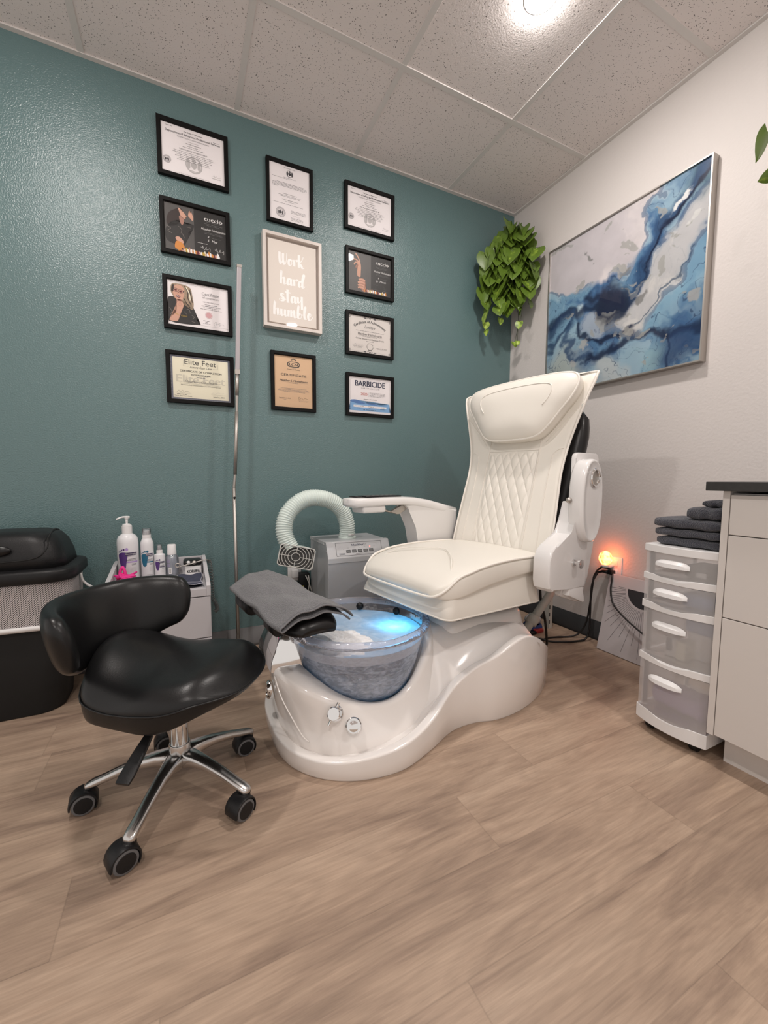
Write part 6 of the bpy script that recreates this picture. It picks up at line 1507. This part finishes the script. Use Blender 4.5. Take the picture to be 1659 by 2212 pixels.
def jn(l_):
    def f(u_, v_):
        x = lerp(-2.082, -1.985, u_); y = lerp(-.185, -.395, v_); return (x+.004*math.sin(v_*7), y+.004*math.sin(u_*9), TZ+.003+l_+.0025*math.sin(u_*8+v_*5)+.002*math.sin(v_*13)+.0035)
    return f
b.grid(14, 18, jn(.008)); b.grid(14, 18, jn(0.0), True)
b.use('denim_fray'); b.tube([V(jn(.009)(u_/14, 1)) for u_ in range(15)], .0018, 5); b.tube([V(jn(.009)(1, v_/14)) for v_ in range(15)], .0014, 5); b.tube([V(jn(.009)(u_/14, .78)) for u_ in range(15)], .0008, 5)
o = mk('folded_cloth', b, loc=(-2.03, -.29, TZ), fixn=False); props(o, 'dark blue grey folded cloth with frayed pale edges in the cart tray', 'cloth')
b = MB('wood_pale'); b.prism([(-2.118+.024*math.cos(a)*(1+.12*math.sin(5*a)), -.235+.017*math.sin(a)*(1+.12*math.sin(5*a))) for a in [2*PI*k/30 for k in range(30)]], TZ+.001, TZ+.014, axis=2, bev=.002)
b.use('black_matte'); b.box((-2.124, -.242, TZ+.0141), (-2.108, -.236, TZ+.0146)); o = mk('wooden_clip', b, loc=(-2.118, -.235, TZ)); props(o, 'small pale wooden piece lying in front of the clear bottle', 'wooden piece')

# ------------------------------------------------------------------ black swing-lid bin with white mesh liner
BX0, BX1, BY0, BY1 = -2.885, -2.425, -.385, -.045
t = thing('waste_bin', 'tall black swing lid bin with white mesh liner at the left edge', 'bin', ((BX0+BX1)/2, (BY0+BY1)/2, 0))
def brr(dx, z, r=.09): return [(x, y, z) for x, y in rrect(BX0+dx, BY0+dx*.8, BX1-dx, BY1-dx*.8, r, 7)]
b = MB('black_matte'); b.loft([brr(.068, .0, .07), brr(.062, .006, .075), brr(.035, .30, .085), brr(.022, .515, .09)], True, True, False); mk('bin_body', b, t)
b = MB('black_plastic'); b.loft([brr(.020, .505), brr(.002, .507), brr(-.004, .515), brr(-.004, .545), brr(.0, .552), brr(.018, .555), brr(.030, .560), brr(.030, .56)], True, False, False)
b.loft([brr(.026, .552, .08), brr(.034, .60, .08), brr(.048, .645, .08), brr(.066, .672, .08), brr(.10, .686, .06), brr(.15, .690, .02)]); mk('lid', b, t)
b = MB('black_matte'); b.tube(cr([(-2.50, -.335, .665), (-2.500, -.352, .63), (-2.535, -.362, .598), (-2.62, -.364, .590), (-2.72, -.364, .590)], 6), .0022, 6); b.tube(cr([(-2.50, -.335, .665), (-2.507, -.22, .686), (-2.515, -.10, .672)], 6), .002, 6); mk('flap_seam', b, t)
b = MB('black_satin'); b.ball((-2.645, -.362, .630), (.048, .012, .020), 24, 12); mk('push_handle', b, t)
# liner: folded over the outside of the rim
ring = rrect(BX0+.012, BY0+.010, BX1-.012, BY1-.010, .09, 7); m_ = len(ring); lens = [0]
for a, c in zip(ring, ring[1:]+ring[:1]): lens.append(lens[-1]+math.hypot(c[0]-a[0], c[1]-a[1]))
me = bpy.data.meshes.new('mesh_liner'); vs = []; fs = []; uvs = []; og = ORG[t.name]
zs = [.512, .46, .40, .345]
for z in zs:
    for k, (x, y) in enumerate(ring+ring[:1]):
        wv_ = .003*math.sin(k*2.1+z*30)*(1 if z < .5 else 0); cx, cy = (BX0+BX1)/2, (BY0+BY1)/2; sc = 1+(.512-z)*-.10+wv_; zz = z+(.012*math.sin(k*.9) if z < .35 else 0)
        vs.append((cx+(x-cx)*sc-og.x, cy+(y-cy)*sc-og.y, zz-og.z))
for j in range(len(zs)-1):
    for k in range(m_):
        a = j*(m_+1)+k; fs.append((a, a+1, a+m_+2, a+m_+1)); uvs += [(lens[k], zs[j]), (lens[k+1], zs[j]), (lens[k+1], zs[j+1]), (lens[k], zs[j+1])]
me.from_pydata(vs, [], fs); ul = me.uv_layers.new(name='u'); ul.data.foreach_set('uv', [c for q in uvs for c in q]); me.materials.append(M['net'])
o = bpy.data.objects.new('mesh_liner', me); COL.objects.link(o); o.parent = t; ORG[o.name] = og
b = MB('white_plastic'); cx, cy = (BX0+BX1)/2, (BY0+BY1)/2
b.tube([(cx+(x-cx)*.986, cy+(y-cy)*.986, .343+.012*math.sin(k*.9)) for k, (x, y) in enumerate(ring)], .0065, 6, loop=True, flat=1.6)
b.tube(cr([(-2.432, -.20, .50), (-2.426, -.20, .47), (-2.415, -.19, .445), (-2.392, -.17, .425), (-2.383, -.16, .418)], 5), [.004]*6+[.007]*6+[.009]*6+[.006]*3, 8, flat=.5) if False else b.tube(cr([(-2.432, -.20, .50), (-2.426, -.20, .47), (-2.410, -.19, .445), (-2.390, -.17, .425)], 5), .007, 8, flat=.6)
mk('liner_hem', b, o)

# ------------------------------------------------------------------ cabinet and worktop
t = thing('base_cabinet', 'white flat front base cabinet under the dark worktop at the right edge', 'cabinet', (-.30, -2.0, 0))
b = MB('cab'); b.smooth = False; b.box((-.600, -1.588, .102), (-.004, -1.570, .857)); mk('side_panel', b, t, bevel=.001)
b = MB('cab'); b.smooth = False; b.box((-.580, -2.43, .102), (-.004, -1.5885, .850)); mk('carcass', b, t)
b = MB('cab'); b.smooth = False; b.box((-.530, -2.43, 0), (-.004, -1.590, .1015)); mk('toe_kick', b, t)
for z0, z1, nm in ((.729, .846, 'drawer'), (.479, .726, 'drawer'), (.106, .476, 'door')):
    b = MB('cab'); b.smooth = False; b.box((-.600, -2.42, z0), (-.5805, -1.5905, z1)); mk(nm, b, t, bevel=.001)
b = MB('worktop'); b.smooth = False; b.box((-.625, -2.45, .8575), (-.003, -1.535, .8845)); o = mk('worktop', b, loc=(-.3, -2, .8575), bevel=.0015); props(o, 'dark charcoal worktop lying on the white cabinet', 'worktop')

# ------------------------------------------------------------------ plastic drawer tower
DX0, DX1, DY0, DY1 = -.585, -.27, -1.345, -1.5665   # front x, back x, left y, right y
t = thing('drawer_tower', 'white four-drawer tower of frosted plastic on casters beside the white cabinet', 'drawer unit', (-.43, -1.455, 0))
def bowf(y, k=.022): u_ = (y-(DY0+DY1)/2)/((DY0-DY1)/2); return DX0-k*(1-u_*u_)
def slab(b, z0, z1, ext=0., dip=0.):
    ys = [lerp(DY0+.004, DY1-.000, k/16) for k in range(17)]
    fr = [(bowf(y)-ext, y) for y in ys]; outl = fr+[(DX1, DY1), (DX1, DY0)]
    bm = bmesh.new(); A = []; B = []
    for i, (x, y) in enumerate(outl):
        u_ = (i-8)/8 if i <= 16 else 2; dz = dip*math.exp(-(u_/.42)**4) if abs(u_) <= 1 else 0
        A.append(bm.verts.new((x, y, z0))); B.append(bm.verts.new((x, y, z1-dz)))
    n_ = len(outl); bm.faces.new(A[::-1]); bm.faces.new(B)
    for i in range(n_): bm.faces.new((A[i], A[(i+1) % n_], B[(i+1) % n_], B[i]))
    bmesh.ops.recalc_face_normals(bm, faces=bm.faces[:]); b.bm(bm, False)
levels = [(.643, .668, .566), (.542, .566, .468), (.443, .468, .279), (.254, .279, .083), (.036, .084, None)]
b = MB('white_plastic')
slab(b, .643, .668, .003); mk('top', b, t, bevel=.002)
for z0, z1 in ((.544, .567), (.443, .468), (.255, .279), (.036, .083)):
    b = MB('white_plastic'); slab(b, z0, z1, .002, .010); mk('shelf_rail', b, t, bevel=.0015)
b = MB('white_plastic'); b.smooth = False
for y0 in (DY0-.001, DY1+.0055): [b.box((xx, y0-.004, .05), (xx+.03, y0, .655)) for xx in (DX0+.018, DX1-.03)]
mk('frame', b, t)
for i, (z0, z1) in enumerate(((.566, .642), (.467, .543), (.278, .442), (.081, .254))):
    b = MB('drawer'); ys = [lerp(DY0-.002, DY1+.003, k/18) for k in range(19)]
    ex = -.004 if i in (1,) else .0
    if i == 3: ex = -.003
    fr = lambda z: [(bowf(y)+.003+ex, y, z) for y in ys]
    b.loft([fr(z0-.006), fr(z1)], False); 
    ys2 = [lerp(DY0-.006, DY1+.007, k/4) for k in range(5)]
    b.smooth = False
    b.poly([(DX0+.01, ys2[0], z0), (DX1-.01, ys2[0], z0), (DX1-.01, ys2[0], z1-.008), (DX0+.01, ys2[0], z1-.008)]); b.poly([(DX0+.01, ys2[-1], z0), (DX1-.01, ys2[-1], z0), (DX1-.01, ys2[-1], z1-.008), (DX0+.01, ys2[-1], z1-.008)])
    b.poly([(DX0+.0, DY0-.006, z0+.001), (DX1-.01, DY0-.006, z0+.001), (DX1-.01, DY1+.007, z0+.001), (DX0, DY1+.007, z0+.001)])
    d_ = mk('drawer', b, t, fixn=False)
    zc = z1-.020-.16*(z1-z0); b = MB('white_plastic'); yy = [lerp(DY0-.042, DY1+.070, k/12) for k in range(13)]; ri = []
    for k, y in enumerate(yy):
        e = 1-abs(2*k/12-1)**4; x = bowf(y)+ex; ri.append([(x+.002, y, zc+.012*e+.002), (x-.010*e-.001, y, zc+.006*e-.001-.002), (x-.012*e-.001, y, zc-.010), (x+.002, y, zc-.012)])
    b.loft(ri); mk('handle', b, d_, auto=.6)
for x in (DX0+.03, DX1-.03):
    for y in (DY0-.035, DY1+.045):
        b = MB('black_plastic'); b.cyl((x, y-.012, .0205), (x, y+.012, .0205), .0205, 24, None, .003); b.cyl((x, y, .03), (x, y, .040), .010, 12); mk('caster', b, t)
# what shows through the drawers
def simple(name, b, label, cat, loc, **k): o = mk(name, b, loc=loc, **k); props(o, label, cat); return o
b = MB('label_white'); b.lathe([(.002, 0), (.020, .001), (.021, .004), (.021, .075), (.012, .086), (.011, .10), (.002, .101)], (-.53, -1.42, .280), 24); b.use('navy'); b.box((-.5525, -1.428, .30), (-.5505, -1.412, .345)); simple('white_bottle', b, 'white bottle showing through the third drawer of the tower', 'bottle', (-.53, -1.42, .28), auto=.7)
b = MB('paper_cream'); b.box((-.56, -1.475, .280), (-.48, -1.445, .345), .006); simple('cream_box', b, 'cream box showing through the third drawer beside the bottle', 'box', (-.52, -1.46, .28))
b = MB('blue_deep'); b.box((-.50, -1.53, .37), (-.44, -1.44, .43), .006); b.use('white_plastic'); b.box((-.50, -1.52, .280), (-.44, -1.45, .37), .004); simple('blue_pack', b, 'blue topped pack at the back of the third drawer', 'pack', (-.47, -1.48, .28))
b = MB('black_matte'); b.box((-.56, -1.535, .568), (-.46, -1.455, .612), .012); b.use('label_white'); b.box((-.567, -1.525, .575), (-.560, -1.495, .592), .002); simple('tool_case', b, 'dark case showing through the top drawer of the tower', 'case', (-.51, -1.49, .568))
b = MB('blue_deep'); b.box((-.56, -1.545, .469), (-.46, -1.455, .515), .010); simple('blue_pouch', b, 'blue pouch showing through the second drawer of the tower', 'pouch', (-.51, -1.5, .469))
b = MB('lilac'); ri = []
for k in range(13):
    y = lerp(-1.375, -1.535, k/12); q = []
    for j in range(20): a = 2*PI*j/20; q.append((-.50+.055*math.cos(a)*(1+.1*math.sin(k*2+j)), y, .125+.040*math.sin(a)*(1+.18*math.sin(k*1.3+j*1.9))))
    ri.append(q)
b.loft(ri); simple('purple_bag', b, 'crumpled purple bag showing through the bottom drawer of the tower', 'bag', (-.50, -1.455, .084))
# folded towels on the tower
def folded(name, label, x0, x1, y0, y1, z0, th, grp, sag=0, seed=0):
    b = MB('towel_dark'); ri = []; rd = random.Random(seed)
    for k in range(17):   # lengthwise along y; rounded fold faces the room (-x)
        y = lerp(y0, y1, k/16); e = .002*math.sin(k*1.1+seed); q = []
        endk = 1-.25*(abs(2*k/16-1))**8
        for j in range(28):
            a = 2*PI*j/28; c, s_ = math.cos(a), math.sin(a); q.append(((x0+x1)/2+e+(x1-x0)/2*endk**.3*math.copysign(abs(c)**.35, c), y, z0+th/2+(th/2*endk)*math.copysign(abs(s_)**.55, s_)+sag*((k/16)-.5)+.0015*math.sin(k*.9+j*.5+seed)))
        ri.append(q)
    b.loft(ri); o = mk(name, b, loc=((x0+x1)/2, (y0+y1)/2, z0)); props(o, label, 'towel', grp); ORG[o.name] = V(((x0+x1)/2, (y0+y1)/2, z0))
    return o
folded('folded_towel', 'dark slate folded towel, lowest of the stack on the drawer tower', -.575, -.42, -1.368, -1.560, .6685, .030, 'dark towels on the drawer tower', 0, 1)
folded('folded_towel', 'dark slate folded towel in the middle of the flat stack of three', -.578, -.42, -1.363, -1.562, .699, .028, 'dark towels on the drawer tower', 0, 2)
folded('folded_towel', 'dark slate folded towel, top of the flat stack of three', -.580, -.42, -1.360, -1.562, .7275, .034, 'dark towels on the drawer tower', 0, 3)
folded('folded_towel', 'dark slate loosely folded towel lying on top of the flat stack', -.572, -.44, -1.458, -1.564, .762, .040, 'dark towels on the drawer tower', .002, 4)
folded('folded_towel', 'topmost dark slate towel, against the cabinet side above the stack', -.548, -.44, -1.490, -1.566, .8025, .022, 'dark towels on the drawer tower', .0, 5)

# ------------------------------------------------------------------ line-art canvas leaning at the wall
t = thing('leaning_canvas', 'white canvas print of a black half sun with fine rays leaning on the wall', 'canvas', (-.07, -1.06, 0))
Bq, Tq = V((-.098, 0, .0)), V((-.016, 0, .392)); CY0, CY1 = -.828, -1.210
exv = V((0, -1, 0)); eyv = (Bq-Tq).normalized(); env = exv.cross(eyv)*-1
if env.x > 0: env = -env
hC = (Bq-Tq).length; TL = V((Tq.x, CY0, Tq.z)); wC = CY0-CY1
b = MB('canvas_white'); b.smooth = False
qd = [TL, TL+exv*wC, TL+exv*wC+eyv*hC, TL+eyv*hC]; b.loft([[tuple(q+env*-.0005) for q in qd], [tuple(q+env*.014) for q in qd]]); pnl = mk('canvas_board', b, t, bevel=.001)
p = Print(TL+env*.0142, exv, eyv, env, wC, hC); p.layer(1); cu_, cv_ = .50, .145; R_ = .082
p.use('ink'); p.poly([p.P(cu_+R_*math.cos(a)/wC, cv_+R_*math.sin(a)/hC) for a in [PI*k/40 for k in range(41)]][::-1])
rd = random.Random(8)
for k in range(49):
    a = PI*(k+.0)/48; r1 = R_+.010+.002*(k % 2); L2 = [.04, .075, .055, .13][k % 4]+.10*math.sin(a)*(1 if k % 2 else .55)
    e_ = cu_+(r1+L2)*math.cos(a)/wC
    if e_ < .05: L2 = max(.02, (cu_-.05)*wC/abs(math.cos(a))-r1)
    if e_ > .95: L2 = max(.02, (.95-cu_)*wC/abs(math.cos(a))-r1)
    p.line([(cu_+r1*math.cos(a)/wC, cv_+r1*math.sin(a)/hC), (cu_+(r1+L2)*math.cos(a)/wC, cv_+(r1+L2)*math.sin(a)/hC)], .0013, 'ink')
mk('printed_sun', p, pnl, fixn=False)

# ------------------------------------------------------------------ outlet, salt lamp night light, plugs and cords
b = MB('white_plastic'); b.box((-.006, -.872, .365), (0, -.795, .480), .002); b.box((-.008, -.851, .430), (-.005, -.818, .462), .001); b.box((-.008, -.851, .382), (-.005, -.818, .414), .001)
o = mk('wall_outlet', b, loc=(0, -.83, .365)); props(o, 'white wall outlet on the light wall under the glowing salt lamp', 'outlet')
t = thing('salt_night_light', 'small glowing orange salt crystal night light plugged into the light wall', 'night light', (-.045, -.822, .43))
b = MB('salt'); rd = random.Random(3); C0 = V((-.060, -.818, .476)); b.ball(tuple(C0), (.030, .033, .037), 16, 12)
b.v = [tuple(C0+(V(v)-C0)*(1+.06*math.sin(v[0]*300)*math.sin(v[1]*210+1)*math.sin(v[2]*180))) for v in b.v]; mk('salt_crystal', b, t)
b = MB('white_plastic'); b.tube([(-.060, -.818, .428), (-.060, -.818, .442)], [.016, .021], 20); b.box((-.062, -.830, .424), (-.006, -.806, .438), .004); mk('plug_base', b, t)
b = MB('black_plastic'); b.box((-.040, -.842, .388), (-.007, -.812, .410), .004); b.tube([(-.032, -.818, .398), (-.036, -.790, .398), (-.040, -.765, .388)], [.011, .008, .005], 10)
o = mk('power_plug', b, loc=(-.02, -.82, .39)); props(o, 'black power plug in the outlet under the salt lamp', 'plug')
b = MB('black_plastic'); b.box((-.032, -.812, .412), (-.007, -.796, .428), .004); b.tube([(-.026, -.800, .420), (-.034, -.780, .418), (-.044, -.764, .400)], [.008, .006, .004], 10)
o = mk('power_plug', b, loc=(-.02, -.80, .41)); props(o, 'smaller black plug beside the base of the salt lamp', 'plug')
b = MB('cable_black'); b.tube(cr([(-.044, -.764, .400), (-.050, -.748, .36), (-.045, -.738, .30), (-.045, -.728, .20), (-.05, -.715, .10), (-.07, -.690, .03), (-.11, -.665, .006), (-.18, -.640, .006), (-.25, -.625, .006), (-.32, -.640, .006), (-.42, -.60, .006)], 8), .0048, 8)
o = mk('power_cable', b, loc=(-.05, -.74, 0)); props(o, 'black cable hanging from the outlet in the inner loop to the floor', 'cable')
b = MB('cable_black'); b.tube(cr([(-.040, -.765, .388), (-.060, -.752, .34), (-.062, -.744, .27), (-.058, -.742, .16), (-.060, -.742, .07), (-.08, -.738, .015), (-.13, -.728, .006), (-.20, -.705, .006), (-.27, -.665, .006), (-.31, -.630, .015), (-.36, -.60, .006), (-.44, -.56, .006)], 8), .0052, 8)
o = mk('power_cable', b, loc=(-.06, -.75, 0)); props(o, 'black cable hanging from the outlet in the outer loop over the floor', 'cable')
b = MB('cable_black'); b.tube(cr([(-.030, -.842, .394), (-.045, -.850, .370), (-.058, -.855, .31), (-.075, -.885, .250), (-.096, -.96, .205), (-.108, -1.05, .165), (-.118, -1.16, .12), (-.15, -1.27, .05), (-.17, -1.29, .006)], 8), .0042, 8)
o = mk('power_cable', b, loc=(-.06, -.85, 0)); props(o, 'black cable sweeping from the outlet across the leaning canvas', 'cable')
b = MB('cable_black'); b.tube(cr([(-.47, -.76, .39), (-.455, -.755, .33), (-.44, -.75, .27), (-.40, -.74, .18), (-.36, -.72, .07), (-.34, -.70, .006), (-.37, -.66, .006)], 8), .0062, 8)
o = mk('power_cable', b, loc=(-.4, -.73, 0)); props(o, 'thick black cable dropping from under the pedicure chair', 'cable')
b = MB('strut'); b.smooth = False; b.box((-.115, -.515, 0), (-.090, -.475, .30)); b.use('dark_hole')
for k in range(6): b.box((-.116, -.5155, .03+.045*k), (-.108, -.5145, .052+.045*k))
o = mk('slotted_rail', b, loc=(-.1, -.5, 0), bevel=.001); props(o, 'pale slotted metal rail standing on the floor behind the pedicure chair', 'rail')
b = MB('white_fluff'); b.ball((-.205, -.475, .060), (.050, .045, .030), 20, 12); b.use('blue_fabric'); b.v = [tuple(V(v)+V((0, 0, .004*math.sin(v[0]*230)*math.sin(v[1]*190)))) for v in b.v]
b.lathe([(.030, .0), (.052, .002), (.056, .018), (.050, .034), (.040, .036)], (-.205, -.475, 0), 26); o = mk('scrub_brush', b, loc=(-.205, -.475, 0)); props(o, 'white and blue scrubber on the floor behind the chair base', 'brush')
b = MB('red_plastic'); b.box((-.245, -.545, .0), (-.185, -.515, .022), .006); b.use('black_plastic'); b.box((-.290, -.550, 0), (-.246, -.513, .017), .005); o = mk('cable_clamp', b, loc=(-.24, -.53, 0)); props(o, 'red and black clamp lying on the floor behind the chair base', 'clamp')
